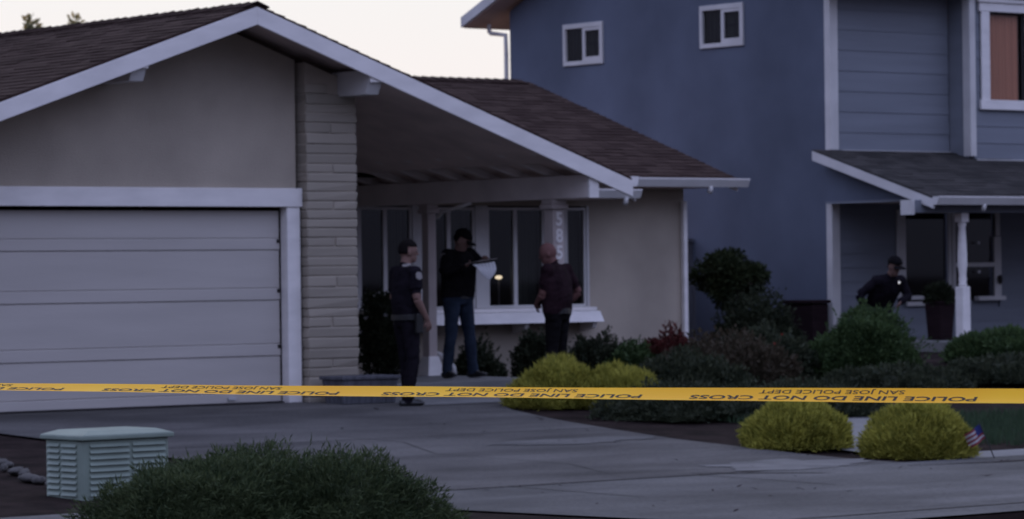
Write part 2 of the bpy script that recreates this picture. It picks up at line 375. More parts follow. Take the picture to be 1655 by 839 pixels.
# entry walk and porch slab of the near house
q = MB(); q.box(.9, 4.0, .35, 3.94, -.05, .155); q.box(1.0, 3.6, -.35, .34, -.06, .075)
structure(q.build('porch_slab', M['slab'], bevel=.012))
strip('entry_walk', [(.95, -.75), (2.2, -.75), (3.3, -.75)], .8, M['slab'], .016)
# lawn of the neighbour: a sheet plus blades
q = MB(); rnd = random.Random(4)
for i in range(26000):
    x = rnd.uniform(1.7, 9); y_ = rnd.uniform(-8.6, -3.3)
    if x < 2.0+abs(noise.noise(Vector((y_, 0, 0))))*.8 or (y_ > -4.9-.15*(x-4) and x > 3): continue
    px = interp(y_, [-8.8, -7.8, -6.9, -5.8, -4.6], [.75, .95, 1.6, 2.8, 4.4])
    if abs(x-px) < .6: continue
    h = rnd.uniform(.05, .11); a = rnd.uniform(0, 6.28); z = gz(x, y_)
    q.face([(x-.007*cos(a), y_-.007*sin(a), z), (x+.007*cos(a), y_+.007*sin(a), z), (x+rnd.uniform(-.03, .03), y_+rnd.uniform(-.03, .03), z+h)])
tag(q.build('lawn_grass', M['grass']), 'short dark green lawn grass in front of the blue house', 'grass', kind='stuff')
# row of pale edging stones in the soil left of the driveway
rnd = random.Random(9)
for i in range(9):
    t = i/8; x = -6.55-.85*t+rnd.uniform(-.05, .05); y_ = -5.0-2.3*t+rnd.uniform(-.06, .06)
    q = MB(); q.ball((0, 0, 0), (.13, .055, .035), 9, 6, rot=Matrix.Rotation(1.2+rnd.uniform(-.3, .3), 3, 'Z'))
    fs_ = rnd.uniform(.6, 1.35); q.v = [tuple(Vector((p[0]*fs_, p[1]*fs_, p[2]*rnd.uniform(.7, 1.1)))*(1+.5*noise.noise(Vector(p)*14+Vector((i, 0, 0))))) for p in q.v]
    o = q.build('edging_stone', M['drive'], smooth=True); o.location = (x, y_, gz(x, y_)+.03)
    tag(o, 'pale rough edging stone, ' + ('first', 'second', 'third', 'fourth', 'fifth', 'sixth', 'seventh', 'eighth', 'ninth')[i] + ' of the row counted from the driveway side', 'stone', 'pale edging stones in the soil bed')

# ------------------------------------------------------------------ shingled roof slope
def shingle_slope(name, m, p0, du, dv, lu, lv, parent, course=.145, tab=.30, thick=.014, seed=1, clip=None):
    """p0 = lower corner, du along the eave, dv up the slope (unit vectors)"""
    rnd = random.Random(seed); p0 = Vector(p0); du = Vector(du).normalized(); dv = Vector(dv).normalized(); nn = du.cross(dv)
    if nn.z < 0: nn = -nn
    q = MB(); nc = int(lv/course)+1
    q.hexa([p0-nn*.02, p0+du*lu-nn*.02, p0+du*lu+dv*lv-nn*.02, p0+dv*lv-nn*.02], [p0, p0+du*lu, p0+du*lu+dv*lv, p0+dv*lv])
    for c in range(nc):
        v0 = c*course - .008; v1 = min(lv, (c+1)*course+.02); u = -rnd.uniform(0, tab)
        while u < lu:
            a = max(0, u); b_ = min(lu, u+tab*rnd.uniform(.75, 1.15)); 
            if b_ > a+.01:
                d = rnd.uniform(-.006, .004); h = thick+rnd.uniform(-.004, .006)
                A = p0+du*(a+.003)+dv*(v0+d); B = p0+du*(b_-.003)+dv*(v0+d); Cc = p0+du*(b_-.003)+dv*v1; D = p0+du*(a+.003)+dv*v1
                q.hexa([A-nn*.004, B-nn*.004, Cc-nn*.004, D-nn*.004], [A+nn*h, B+nn*h, Cc+nn*.004, D+nn*.004])
            u = b_ if b_ > u else u+tab
    return q.build(name, m, parent)

# ------------------------------------------------------------------ near house (tan, one storey)
H1 = empty('tan_house', (0, 0, 0), 'low tan stucco house with brown shingle roof and white trim behind the tape', 'house')
SL = .3455; RX, RZ = -.838, 4.21
def rz_(x): return RZ - SL*abs(x-RX)
EL, ER = -5.98, 4.31
MRZ = lambda y: 2.585+SL*(y-3.4)   # main roof front slope
# walls
q = MB(); DX0, DX1, DZ = -4.88, 0.0, 2.13
t_ = .15
q.box(-5.5, DX0, 0, t_, -.1, 2.13)
def gab(x): return rz_(x)-.17
q.prism_y([(-5.5, 2.13), (.14, 2.13), (.14, gab(.14)), (RX, gab(RX)), (-5.5, gab(-5.5))], 0, t_)
q.prism_y([(.205, 2.4), (.865, 2.4), (.865, gab(.865)-.004), (.205, gab(.205)-.004)], -.10, .40)
q.box(-5.5, -5.35, t_, 11.6, -.1, 2.55); q.box(.72, .88, .5, 3.99, -.1, 2.9)
q.prism_x([(3.99, 2.55), (.5, 2.9), (.5, gab(.88)), (3.99, gab(.88))], .72, .88)
q.build('garage_wall', M['stucco'], H1)
WX0, WX1, WZ0, WZ1 = 3.86, 7.60, .93, 2.24
q = MB()
q.box(.89, WX0, 4.0, 4.15, -.1, 2.78); q.box(WX1, 9.27, 4.0, 4.15, -.1, 2.70)
q.box(WX0, WX1, 4.0, 4.15, -.1, WZ0); q.box(WX0, WX1, 4.0, 4.15, WZ1, 2.70)
q.box(9.12, 9.27, 4.15, 11.6, -.1, 2.7); q.box(-5.35, 9.12, 11.45, 11.6, -.1, 2.6)
q.prism_x([(4.2, 2.7), (11.4, 2.7), (7.8, 3.9)], 9.12, 9.27)
q.build('main_wall', M['stucco'], H1)
# slump block pier
q = MB(); rnd = random.Random(5); z = -.05; row = 0
px0, px1, py0, py1 = .200, .875, -.12, .50
while z < 3.62:
    h = .106*rnd.uniform(.88, 1.12); cuts = [px0, px1] if row % 4 else [px0, (px0+px1)/2+rnd.uniform(-.05, .05), px1]
    for a in range(len(cuts)-1):
        top = z+h
        if top > gab(cuts[a+1])-.01: continue
        if top <= z+.02: continue
        j = [rnd.uniform(-.011, .011) for _ in range(8)]
        i0 = len(q.v)
        x0, x1 = cuts[a]+.0015, cuts[a+1]-.0015
        yb = (py0+py1)/2 if False else py1
        q.hexa([(x0+j[0], py0+j[1], z+.001), (x1+j[2], py0+j[3], z+.001), (x1+j[4], yb, z+.001), (x0, yb, z+.001)],
               [(x0+j[5], py0+j[6]-.004, top-.001), (x1+j[7], py0+j[2]-.004, top-.001), (x1+j[1], yb, top-.001), (x0, yb, top-.001)])
    z += h; row += 1
o = q.build('block_pier', M['slump'], H1, bevel=.016)
q = MB(); q.box(px0+.02, px1-.02, py0+.014, py1-.01, -.06, 3.55); q.build('pier_mortar', M['stucco'], o)
# garage door with sections
q = MB(); zt = [0.01, .115, .56, .68, 1.105, 1.225, 1.61, 1.69, 2.12]
yf = .10
# z breaks measured from the photograph's horizontal grooves
lines = [.02, .125, .515, .645, 1.115, 1.245, 1.655, 1.78, 2.08]
for a in range(len(lines)-1):
    z0, z1 = lines[a], lines[a+1]; wide = (z1-z0) > .2
    y0 = yf-.012 if not wide else yf
    q.hexa([(DX0, y0, z0+.003), (DX1-.02, y0, z0+.003), (DX1-.02, yf+.05, z0+.003), (DX0, yf+.05, z0+.003)],
           [(DX0, y0, z1-.003), (DX1-.02, y0, z1-.003), (DX1-.02, yf+.05, z1-.003), (DX0, yf+.05, z1-.003)])
q.box(DX0, DX1-.02, yf+.01, yf+.04, .02, 2.075)
dr = q.build('garage_door', M['door'], H1, bevel=.006)
q = MB(); q.box(-.72, -.62, yf-.035, yf-.013, .055, .085); q.build('door_handle', M['metal'], dr)
for zc in (.645, 1.245, 1.78):
    q = MB(); q.box(-.06, -.025, yf-.02, yf-.0125, zc-.05, zc-.01); q.build('door_bracket', M['joint'], dr)
q = MB(); q.box(DX0, DX1, .05, .16, .0125, .020); q.build('door_seal', M['black'], dr)
q = MB(); q.box(-5.35, .196, -.045, -.003, 2.115, 2.315); q.build('door_header', M['white'], H1, bevel=.006)
for x0, x1 in ((DX1, .17), (DX0-.17, DX0)):
    q = MB(); q.box(x0, x1, -.03, -.003, -.02, 2.112); q.box(x0 if x0 >= 0 else x1-.02, x0+.02 if x0 >= 0 else x1, -.0025, .10, -.02, 2.112); q.build('door_jamb', M['white'], H1, bevel=.004)
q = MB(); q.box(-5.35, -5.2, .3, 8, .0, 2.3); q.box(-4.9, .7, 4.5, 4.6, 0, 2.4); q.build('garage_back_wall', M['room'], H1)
# gable roof
ang = math.atan(SL); Lr = (ER-RX)/cos(ang); Ll = (RX-EL)/cos(ang)
shingle_slope('gable_roof', M['shingle'], (EL, -.72, rz_(EL)), (0, 1, 0), (cos(ang), 0, sin(ang)), 13.5, Ll-.01, H1, seed=2)
shingle_slope('gable_roof', M['shingle'], (ER, -.72, rz_(ER)), (0, 1, 0), (-cos(ang), 0, sin(ang)), 13.5, Lr-.01, H1, seed=3)
q = MB(); rnd = random.Random(3)      # ridge caps
y = -.74
while y < 12.7:
    r_ = rnd.uniform(-.004, .004)
    for s_ in (-1, 1):
        A = Vector((RX, y, RZ+.045+r_)); B = Vector((RX+s_*.15, y, RZ+.045-.15*SL-.004+r_)); A2 = A+Vector((0, .19, -.016)); B2 = B+Vector((0, .19, -.016))
        q.hexa([A-Vector((0, 0, .016)), B-Vector((0, 0, .016)), B2-Vector((0, 0, .016)), A2-Vector((0, 0, .016))], [A, B, B2, A2])
    y += .16
q.build('ridge_cap', M['shingle'], H1)
for s_, xe in ((-1, EL), (1, ER)):
    q = MB(); T = .021
    q.prism_y([(RX, RZ-T), (xe, rz_(xe)-T), (xe, rz_(xe)-T-.185), (RX, RZ-T-.185)], -.735, -.70)
    q.build('rake_board', M['white'], H1, bevel=.004)
    # boarded soffit
    q = MB(); y = -.698
    while y < 4.0 if s_ > 0 else y < 1.0:
        q.prism_y([(RX, RZ-.045), (xe-s_*.03, rz_(xe-s_*.03)-.045), (xe-s_*.03, rz_(xe-s_*.03)-.068), (RX, RZ-.068)], y+.002, y+.138)
        y += .14
    q.build('soffit_boards', M['soffit'], H1)
# ceiling under the porch, rafters' tails
q = MB()
q.prism_y([(.885, rz_(.885)-.15), (3.3, rz_(3.3)-.15), (3.3, rz_(3.3)-.172), (.885, rz_(.885)-.172)], -.60, 3.97); q.build('porch_ceiling', M['soffit'], H1)
for k in range(8):
    y = -.55+.58*k
    q = MB(); q.prism_y([(3.0, rz_(3.0)-.072), (4.22, rz_(4.22)-.072), (4.22, rz_(4.22)-.13), (3.0, rz_(3.0)-.175)], y, y+.09); q.build('rafter_tail', M['beamw'], H1)
# purlin ends (outlookers)
for xc, s_ in ((-2.27, 1), (.72, 1)):
    zt_ = rz_(xc)-.075+(.025 if xc < 0 else 0); q = MB()
    x0, x1 = xc-.085, xc+.085
    q.prism_x([(-.69, zt_-.02), (-.69, zt_-.14), (-.62, zt_-.285), (-.001, zt_-.285), (-.001, zt_-.02)], x0, x1)
    q.build('purlin_end', M['trim2'], H1, bevel=.006)
    q = MB(); q.box(x0-.003, x1+.003, -.716, -.694, zt_-.155, zt_-.03); q.build('purlin_cap', M['white'], H1)
# porch beam and its posts
q = MB(); q.box(3.70, 3.82, -.66, 3.98, 2.215, 2.475); q.build('porch_beam', M['beamw'], H1, bevel=.006)
q = MB(); q.box(3.69, 3.83, -.70, -.664, 2.215, 2.50); q.build('beam_cap', M['white'], H1, bevel=.003)
def post(y0, wd, zb, num=False, foot=False):
    q = MB(); x0 = 3.76-wd/2
    q.box(x0, x0+wd, y0, y0+wd, zb, 2.10); p = q.build('porch_post', M['beam'], H1, bevel=.008)
    q = MB(); q.box(x0-.035, x0+wd+.035, y0-.035, y0+wd+.035, 2.102, 2.155); q.box(x0-.02, x0+wd+.02, y0-.02, y0+wd+.02, 2.157, 2.213); q.build('post_cap', M['beam'], p, bevel=.006)
    if foot:
        q = MB(); q.hexa([(x0-.07, y0-.07, zb), (x0+wd+.07, y0-.07, zb), (x0+wd+.07, y0+wd+.07, zb), (x0-.07, y0+wd+.07, zb)],
                         [(x0-.012, y0-.012, zb+.23), (x0+wd+.012, y0-.012, zb+.23), (x0+wd+.012, y0+wd+.012, zb+.23), (x0-.012, y0+wd+.012, zb+.23)])
        q.build('post_foot', M['white'], p, bevel=.006)
    return p, x0
p1, _ = post(2.33, .125, .158, foot=True)
p2, x02 = post(-.06, .165, -.02, num=True)
q = MB(); q.box(3.66, 3.86, -.10, .15, -.06, .03); q.build('post_foot', M['slab'], p2)
# text helper
def text_mesh(txt, size, offx=0.0, ext=0.0, bold=0.0, sx=1.0, align='LEFT'):
    cu = bpy.data.curves.new('t', 'FONT'); cu.body = txt; cu.size = size; cu.extrude = ext; cu.offset = bold; cu.align_x = align
    cu.resolution_u = 3
    o = bpy.data.objects.new('t', cu); COL.objects.link(o)
    me = bpy.data.meshes.new_from_object(o)
    bpy.data.objects.remove(o); bpy.data.curves.remove(cu)
    for v in me.vertices: v.co.x *= sx
    return me
for k, ch in enumerate('585'):
    me = text_mesh(ch, .215, ext=.006, bold=.006, align='CENTER', sx=.95); me.materials.clear(); me.materials.append(M['white'])
    for v in me.vertices: v.co = Vector((v.co.x, -v.co.z, v.co.y))
    o = bpy.data.objects.new('house_number', me); COL.objects.link(o); o.parent = p2
    o.location = (3.76, -.068, 1.915-.192*k)
# main roof
a0 = math.atan(SL)
shingle_slope('main_roof', M['shingle'], (RX, 3.38, MRZ(3.38)), (1, 0, 0), (0, cos(a0), sin(a0)), 9.72-RX, (7.8-3.38)/cos(a0), H1, seed=6)
shingle_slope('main_roof', M['shingle'], (RX, 12.2, MRZ(3.4)), (1, 0, 0), (0, -cos(a0), sin(a0)), 9.72-RX, (12.2-7.8)/cos(a0), H1, seed=7)
shingle_slope('lower_eave', M['shingle'], (4.25, 2.88, MRZ(2.88)), (1, 0, 0), (0, cos(a0), sin(a0)), 7.50-4.25, .55, H1, seed=8)
q = MB(); rnd = random.Random(3); x = 3
while x < 9.5:
    for s_ in (-1, 1):
        A = Vector((x, 7.8, MRZ(7.8)+.045)); B = Vector((x, 7.8+s_*.15, MRZ(7.8)+.045-.15*SL)); d = Vector((.19, 0, -.016)); t = Vector((0, 0, .016))
        q.hexa([A-t, B-t, B+d-t, A+d-t], [A, B, B+d, A+d])
    x += .16
q.build('ridge_cap', M['shingle'], H1)
q = MB(); q.box(7.5, 9.26, 3.42, 3.99, 2.475, 2.49); q.box(3.9, 7.46, 2.92, 3.99, 2.315, 2.33); q.build('eave_soffit', M['soffit'], H1)
q = MB(); q.prism_x([(3.42, MRZ(3.42)-.03), (7.8, MRZ(7.8)-.03), (7.8, MRZ(7.8)-.17), (3.42, MRZ(3.42)-.16)], 9.69, 9.72)
q.prism_x([(2.92, MRZ(2.92)-.03), (3.42, MRZ(3.42)-.03), (3.42, MRZ(3.42)-.15), (2.92, MRZ(2.92)-.14)], 7.47, 7.50)
q.prism_x([(7.8, MRZ(7.8)-.17), (7.8, MRZ(7.8)-.03), (12.2, MRZ(3.4)-.03), (12.2, MRZ(3.4)-.17)], 9.69, 9.72)
q.build('rake_board', M['white'], H1)
def gutter(x0, x1, y, zt__, parent, m, outlet, wall_y=None):
    prof = [(y+.01, zt__-.11), (y-.065, zt__-.11), (y-.105, zt__-.02), (y-.105, zt__), (y-.095, zt__), (y-.09, zt__-.012), (y-.055, zt__-.10), (y, zt__-.10), (y, zt__), (y+.01, zt__)]
    q = MB(); q.prism_x(prof, x0+.006, x1-.006)
    for xa, xb in ((x0, x0+.006), (x1-.006, x1)): q.prism_x([(y+.01, zt__-.11), (y-.065, zt__-.11), (y-.105, zt__-.02), (y-.105, zt__), (y+.01, zt__)], xa, xb)
    g_ = q.build('gutter', m, parent)
    q = MB(); q.box(x0, x1, y-.11, y-.101, zt__-.014, zt__+.004); q.build('gutter_lip', M['white'], g_)
    if outlet is not None:
        q = MB(); q.tube([(outlet, y-.05, zt__-.10), (outlet, y-.048, zt__-.15), (outlet, y-.03, zt__-.19)], .032, 8); q.build('gutter_outlet', M['trim2'], g_, smooth=True)
    return g_
gutter(7.45, 9.83, 3.40, 2.592, H1, M['trim2'], 9.17)
gutter(3.9, 7.50, 2.90, 2.425, H1, M['trim2'], 7.27)
# end of the gable eave gutter, running back along the house
q = MB(); q.prism_y([(ER-.01, 2.46), (ER+.10, 2.46), (ER+.085, 2.37), (ER+.06, 2.345), (ER-.01, 2.345)], -.72, 2.8); q.build('gutter', M['white'], H1)
# downspout at the far corner
q = MB(); q.box(9.20, 9.27, 3.925, 3.995, -.05, 2.31); q.build('downspout', M['white'], H1, bevel=.012)
# bent downspout piece under the porch beam, and the elbow at the post foot
q = MB(); q.tube([(3.72, 2.16, 2.05), (3.66, 2.0, 2.11), (3.62, 1.6, 2.165), (3.64, 1.42, 2.20)], .022, 8); q.build('downspout_elbow', M['white'], H1, smooth=True)
q = MB(); q.tube([(3.92, 2.55, .42), (3.93, 2.45, .40), (3.96, 2.33, .34), (3.98, 2.24, .25), (3.98, 2.22, .165)], .04, 10); q.build('downspout_elbow', M['trim2'], H1, smooth=True)
# windows on the porch wall: three sliding units in one white frame
def slider(x0, x1, z0, z1, y, parent, fr='trim2', drape='drape', dark_left=True):
    """white frame, one sliding sash and one fixed pane, drape behind the second half"""
    t = .035; q = MB()
    q.box(x0, x1, y-.03, y+.05, z1-t, z1); q.box(x0, x1, y-.03, y+.05, z0, z0+t); q.box(x0, x0+t, y-.03, y+.05, z0+t, z1-t); q.box(x1-t, x1, y-.03, y+.05, z0+t, z1-t)
    f = q.build('window', M[fr], parent, bevel=.003); xm = (x0+x1)/2
    q = MB(); q.box(xm-.03, xm+.03, y-.02, y+.03, z0+t, z1-t); q.build('mullion', M[fr], f)
    q = MB(); q.box(x0+t, xm-.03, y+.004, y+.009, z0+t, z1-t); q.build('pane', M['glass'], f)
    q = MB(); q.box(xm+.03, x1-t, y-.008, y-.003, z0+t, z1-t); q.build('pane', M['glass'], f)
    q = MB(); a, b_ = (xm+.02, x1-.02) if dark_left else (x0+.02, xm-.02)
    n_ = 16
    for k in range(n_):
        u, v = a+(b_-a)*k/n_, a+(b_-a)*(k+1)/n_; q.hexa([(u, y+.12+.02*(k % 2), z0), (v, y+.12+.02*((k+1) % 2), z0), (v, y+.13+.02*((k+1) % 2), z0), (u, y+.13+.02*(k % 2), z0)], [(u, y+.12+.02*(k % 2), z1), (v, y+.12+.02*((k+1) % 2), z1), (v, y+.13+.02*((k+1) % 2), z1), (u, y+.13+.02*(k % 2), z1)])
    q.build('curtain', M[drape], f)
    return f
for x0, x1 in ((3.90, 4.72), (4.90, 5.72), (5.92, 6.86), (6.90, 7.56)): slider(x0, x1, WZ0, WZ1-.02, 4.03, H1)
q = MB()
for x0, x1 in ((3.86, 3.897), (4.723, 4.897), (5.723, 5.917), (6.863, 6.897), (7.563, 7.60)):
    q = MB(); q.box(x0, x1, 3.985, 4.1, WZ0, WZ1); q.build('window_post', M['trim2'], H1)
q = MB(); q.hexa([(4.0, 3.62, .735), (7.54, 3.62, .735), (7.66, 3.99, .735), (4.0, 3.99, .735)], [(4.0, 3.70, .875), (7.54, 3.70, .875), (7.66, 3.99, .875), (4.0, 3.99, .875)]); q.box(3.9, 7.62, 3.86, 3.998, .878, .925)
sb = q.build('window_box_sill', M['white'], H1, bevel=.006)
for x in (5.13, 6.32, 7.45):
    q = MB(); q.hexa([(x-.03, 3.72, .66), (x+.03, 3.72, .66), (x+.03, 3.99, .60), (x-.03, 3.99, .60)], [(x-.03, 3.69, .732), (x+.03, 3.69, .732), (x+.03, 3.99, .732), (x-.03, 3.99, .732)]); q.build('sill_bracket', M['white'], sb, bevel=.006)
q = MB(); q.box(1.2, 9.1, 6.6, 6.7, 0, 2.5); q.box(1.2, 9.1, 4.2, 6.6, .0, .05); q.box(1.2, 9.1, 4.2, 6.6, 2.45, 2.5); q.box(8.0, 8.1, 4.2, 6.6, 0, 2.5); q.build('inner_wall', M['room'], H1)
# added glow behind the pane, standing in for a lamp reflected in it
lp = empty('reflection_stand_in', (6.29, 4.24, .93), 'small added glow standing in for a lamp reflection in the porch window between the two men', 'lamp')
q = MB(); q.lathe((0, 0, 0), [(.05, 0), (.05, .02), (.012, .04), (.012, .35), (.02, .37)], 12); q.build('stand_in_base', M['metal'], lp)
q = MB(); q.ball((0, 0, .395), (.048, .048, .026), 12, 8); q.build('stand_in_glow', emat('warm_reflection', (1, .82, .58), 3.0), lp, smooth=True)

# ------------------------------------------------------------------ blue neighbour house
H2 = empty('blue_house', (12.5, 4.5, 0), 'two storey blue house with white corner boards and a small porch roof', 'house')
O2 = (12.5, 4.5, 0)
def B2(q, name, m, parent=H2, **k): return q.build(name, m, parent, off=O2, **k)
YB = 11.7; YF = 4.53; XW = 12.5
q = MB()
ws = [((9.40, 10.34), (4.59, 5.17)), ((6.25, 7.19), (4.66, 5.26))]   # (y range, z range) of side windows
ws = [(9.46, 10.34, 4.57, 5.17), (6.31, 7.19, 4.655, 5.24)]
# side wall with openings
def wall_x(q, x0, x1, ya, yb, za, zb, holes):
    yy = sorted({ya, yb} | {h[0] for h in holes} | {h[1] for h in holes})
    for a in range(len(yy)-1):
        hs = [h for h in holes if h[0] <= yy[a]+1e-6 and h[1] >= yy[a+1]-1e-6]
        if not hs: q.box(x0, x1, yy[a], yy[a+1], za, zb)
        else: q.box(x0, x1, yy[a], yy[a+1], za, hs[0][2]); q.box(x0, x1, yy[a], yy[a+1], hs[0][3], zb)
wall_x(q, XW, XW+.15, YF, YB, -.1, 5.45, ws)
q.prism_x([(YF, 5.45), (YB, 5.45), (YB-.02, 5.5), ((YF+YB)/2, 7.0), (YF+.02, 5.5)], XW, XW+.15)
q.box(XW+.15, 24, YB-.15, YB, -.1, 5.45)
B2(q, 'side_wall', M['bluewall'])
def lap(q, x0, x1, y, z0, z1, ex=.245, holes=()):
    z = z0
    while z < z1-.01:
        zt__ = min(z+ex, z1)
        segs = [(x0, x1)]
        for h in holes:
            if z < h[3]-.01 and zt__ > h[2]+.01:
                segs = [s for a, b_ in segs for s in ((a, min(b_, h[0])), (max(a, h[1]), b_)) if s[1]-s[0] > .01]
        for a, b_ in segs:
            q.hexa([(a, y-.015, z), (b_, y-.015, z), (b_, y+.02, z), (a, y+.02, z)], [(a, y-.006, zt__), (b_, y-.006, zt__), (b_, y+.02, zt__), (a, y+.02, zt__)])
        z = zt__
q = MB(); BX = 14.88; BY = 4.13
lap(q, XW+.14, BX, YF, 3.02, 5.6, .29)
B2(q, 'upper_siding', M['siding'])
q = MB(); lap(q, BX+.1, 24, BY, 2.93, 5.6, .245, [(15.12, 17.2, 3.66, 5.24)])
q.box(BX+.1, 24, BY+.021, BY+.15, 2.9, 3.66); q.box(BX+.1, 15.12, BY+.021, BY+.15, 3.66, 5.4); q.box(17.2, 24, BY+.021, BY+.15, 3.66, 5.4); q.box(15.12, 17.2, BY+.021, BY+.15, 5.24, 5.4)
q.box(BX+.02, BX+.12, BY+.03, YF, 2.9, 5.42)
B2(q, 'bay_siding', M['siding'])
q = MB(); lap(q, XW+.14, 24, YF, .2, 2.9, .2, [(13.80, 14.85, .97, 2.16), (14.88, 15.9, .9, 2.16)])
q.box(XW+.16, 24, YF+.022, YF+.13, 0, .9); q.box(XW+.16, 13.8, YF+.022, YF+.13, .9, 5.3); q.box(15.9, 24, YF+.022, YF+.13, .9, 3); q.box(13.8, BX, YF+.022, YF+.13, 2.16, 5.3)
B2(q, 'porch_wall', M['siding'])
# corner boards
q = MB(); q.box(XW-.022, XW+.13, YF-.045, YF-.022, 3.06, 5.42); q.box(XW-.022, XW-.003, YF-.0215, YF+.07, 3.06, 5.42)
q.box(XW-.022, XW+.13, YF-.045, YF-.022, .0, 2.97); q.box(XW-.022, XW-.003, YF-.0215, YF+.07, .0, 2.97); B2(q, 'corner_board', M['trim2'])
q = MB(); q.box(BX+.0, BX+.115, BY-.045, BY-.022, 2.985, 5.42); q.box(BX-.002, BX+.018, BY-.0215, BY+.10, 2.985, 5.42); B2(q, 'corner_board', M['trim2'])
q = MB(); q.box(BX+.12, 24, BY-.05, BY-.021, 2.90, 2.94); q.box(XW+.2, BX, YF-.045, YF-.021, 3.035, 3.06); B2(q, 'flashing', M['trim2'])
# side windows (white frame, sash, blinds)
for (ya, yb, za, zb) in ws:
    t = .05; x = XW; q = MB()
    q.box(x-.03, x+.05, ya-.03, yb+.03, zb-.055, zb+.02); q.box(x-.03, x+.05, ya-.03, yb+.03, za-.02, za+.045); q.box(x-.03, x+.05, yb-.03, yb+.03, za+.045, zb-.055); q.box(x-.03, x+.05, ya-.03, ya+.045, za+.045, zb-.055)
    f = B2(q, 'window', M['trim2'], bevel=.004); ym = (ya+yb)/2-.02
    q = MB(); q.box(x-.02, x+.03, ym-.03, ym+.03, za+.045, zb-.055); q.box(x-.022, x+.02, ya+.045, ym-.03, zb-.10, zb-.056); q.box(x-.022, x+.02, ya+.045, ym-.03, za+.046, za+.10)
    q.build('sash', M['trim2'], f, off=O2)
    q = MB(); q.box(x+.012, x+.017, ym+.03, yb-.03, za+.045, zb-.055); q.box(x+.004, x+.009, ya+.045, ym-.03, za+.10, zb-.10); q.build('pane', M['glass'], f, off=O2)
    q = MB()
    for k in range(4): q.box(x+.035, x+.045, ym+.1+.08*k, ym+.125+.08*k, za+.05, zb-.05)
    q.box(x+.035, x+.045, ya+.045, ym-.03, (za+zb)/2-.012, (za+zb)/2+.012); q.box(x+.035, x+.045, (ya+ym)/2-.01, (ya+ym)/2+.01, za+.05, zb-.05)
    q.build('glazing_bar', M['fence'], f, off=O2)
    q = MB(); q.box(x+.06, x+.07, ya+.03, yb-.03, za+.02, zb-.02); q.build('blind', M['drape'], f, off=O2)
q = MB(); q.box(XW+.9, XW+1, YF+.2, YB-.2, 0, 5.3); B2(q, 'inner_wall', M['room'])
# bay window
q = MB(); x0, x1, z0, z1 = 15.12, 17.2, 3.66, 5.24; y = BY
q.box(x0-.04, x1+.04, y-.06, y-.021, z1-.16, z1-.03); q.box(x0-.08, x1+.08, y-.085, y-.021, z1-.028, z1+.03); q.box(x0, x0+.17, y-.055, y-.021, z0+.145, z1-.162); q.box(x1-.17, x1, y-.055, y-.021, z0+.145, z1-.162); q.box(x0-.03, x1+.03, y-.07, y-.021, z0, z0+.143)
q.box(16.06, 16.26, y-.05, y-.021, z0+.145, z1-.162)
f = B2(q, 'window', M['white'], bevel=.006)
q = MB()
for a, b_ in ((15.29, 16.06), (16.26, 17.03)):
    q.box(a, b_, y+.0, y+.03, z1-.19, z1-.162); q.box(a, a+.025, y, y+.03, z0+.143, z1-.19); q.box(b_-.025, b_, y, y+.03, z0+.143, z1-.19)
q.build('sash', M['room'], f, off=O2)
q = MB(); q.box(15.29, 16.06, y+.035, y+.04, z0+.143, z1-.162); q.box(16.26, 17.03, y+.035, y+.04, z0+.143, z1-.162); q.build('pane', M['glass2'], f, off=O2)
q = MB(); n_ = 40
for a, b_ in ((15.41, 16.00), (16.3, 17.0)):
    for k in range(n_):
        u, v = a+(b_-a)*k/n_, a+(b_-a)*(k+1)/n_; e0, e1 = .010*sin(k*1.3), .010*sin((k+1)*1.3)
        q.face([(u, y+.06+e0, z0+.14), (v, y+.06+e1, z0+.14), (v, y+.06+e1, z1-.16), (u, y+.06+e0, z1-.16)]); q.face([(u, y+.064+e0, z0+.14), (u, y+.064+e0, z1-.16), (v, y+.064+e1, z1-.16), (v, y+.064+e1, z0+.14)])
q.build('curtain', M['orange'], f, off=O2)
q = MB(); q.box(15.1, 17.3, BY+.5, BY+.6, 3.5, 5.3); B2(q, 'inner_wall', M['room'])
# upper roof
a2 = math.atan(.42); ZE = 5.42; ym = (YF+YB)/2
yb = YB+.72; yfr = YF-.55; zr = ZE+.42*(yb-ym); ZF = zr-.42*(ym-yfr)
q = MB()
q.prism_x([(yb, ZE), (ym, ZE+.42*(yb-ym)), (yfr, ZE+.42*(yb-ym)-.42*(ym-yfr)), (yfr, ZE+.42*(yb-ym)-.42*(ym-yfr)-.16), (ym, ZE+.42*(yb-ym)-.17), (yb, ZE-.16)], 12.14, 24.5)
B2(q, 'upper_roof', M['soffit'])
q = MB(); q.prism_x([(yb+.02, ZE), (ym, zr+.015), (yfr-.02, ZE), (yfr-.02, ZE-.02), (ym, zr-.18), (yb+.02, ZE-.20)][:0] or [(yb+.02, ZE-.15), (yb+.02, ZE+.01), (ym, zr+.02), (ym, zr-.15)], 12.10, 12.137)
q.prism_x([(yfr-.02, ZF-.15), (yfr-.02, ZF+.01), (ym, zr+.02), (ym, zr-.15)], 12.10, 12.137); B2(q, 'rake_board', M['trim2'])
shingle_slope('upper_shingles', M['shingle2'], (12.12-O2[0], yb+.01-O2[1], ZE+.012), (1, 0, 0), (0, -cos(a2), sin(a2)), 12.4, (yb-ym)/cos(a2), H2, course=.2, tab=.5, seed=21)
shingle_slope('upper_shingles', M['shingle2'], (12.12-O2[0], yfr-.01-O2[1], ZF+.012), (1, 0, 0), (0, cos(a2), sin(a2)), 12.4, (ym-yfr)/cos(a2), H2, course=.2, tab=.5, seed=22)
gg = MB(); gg.tube([(12.45, YB+.46, ZE-.10), (12.45, YB+.46, ZE-.22), (12.45, YB+.42, ZE-.25), (12.46, YB+.06, ZE-.30), (12.46, YB+.05, ZE-.6), (12.46, YB+.05, 0.1)], .035, 8); B2(gg, 'downspout', M['trim2'], smooth=True)
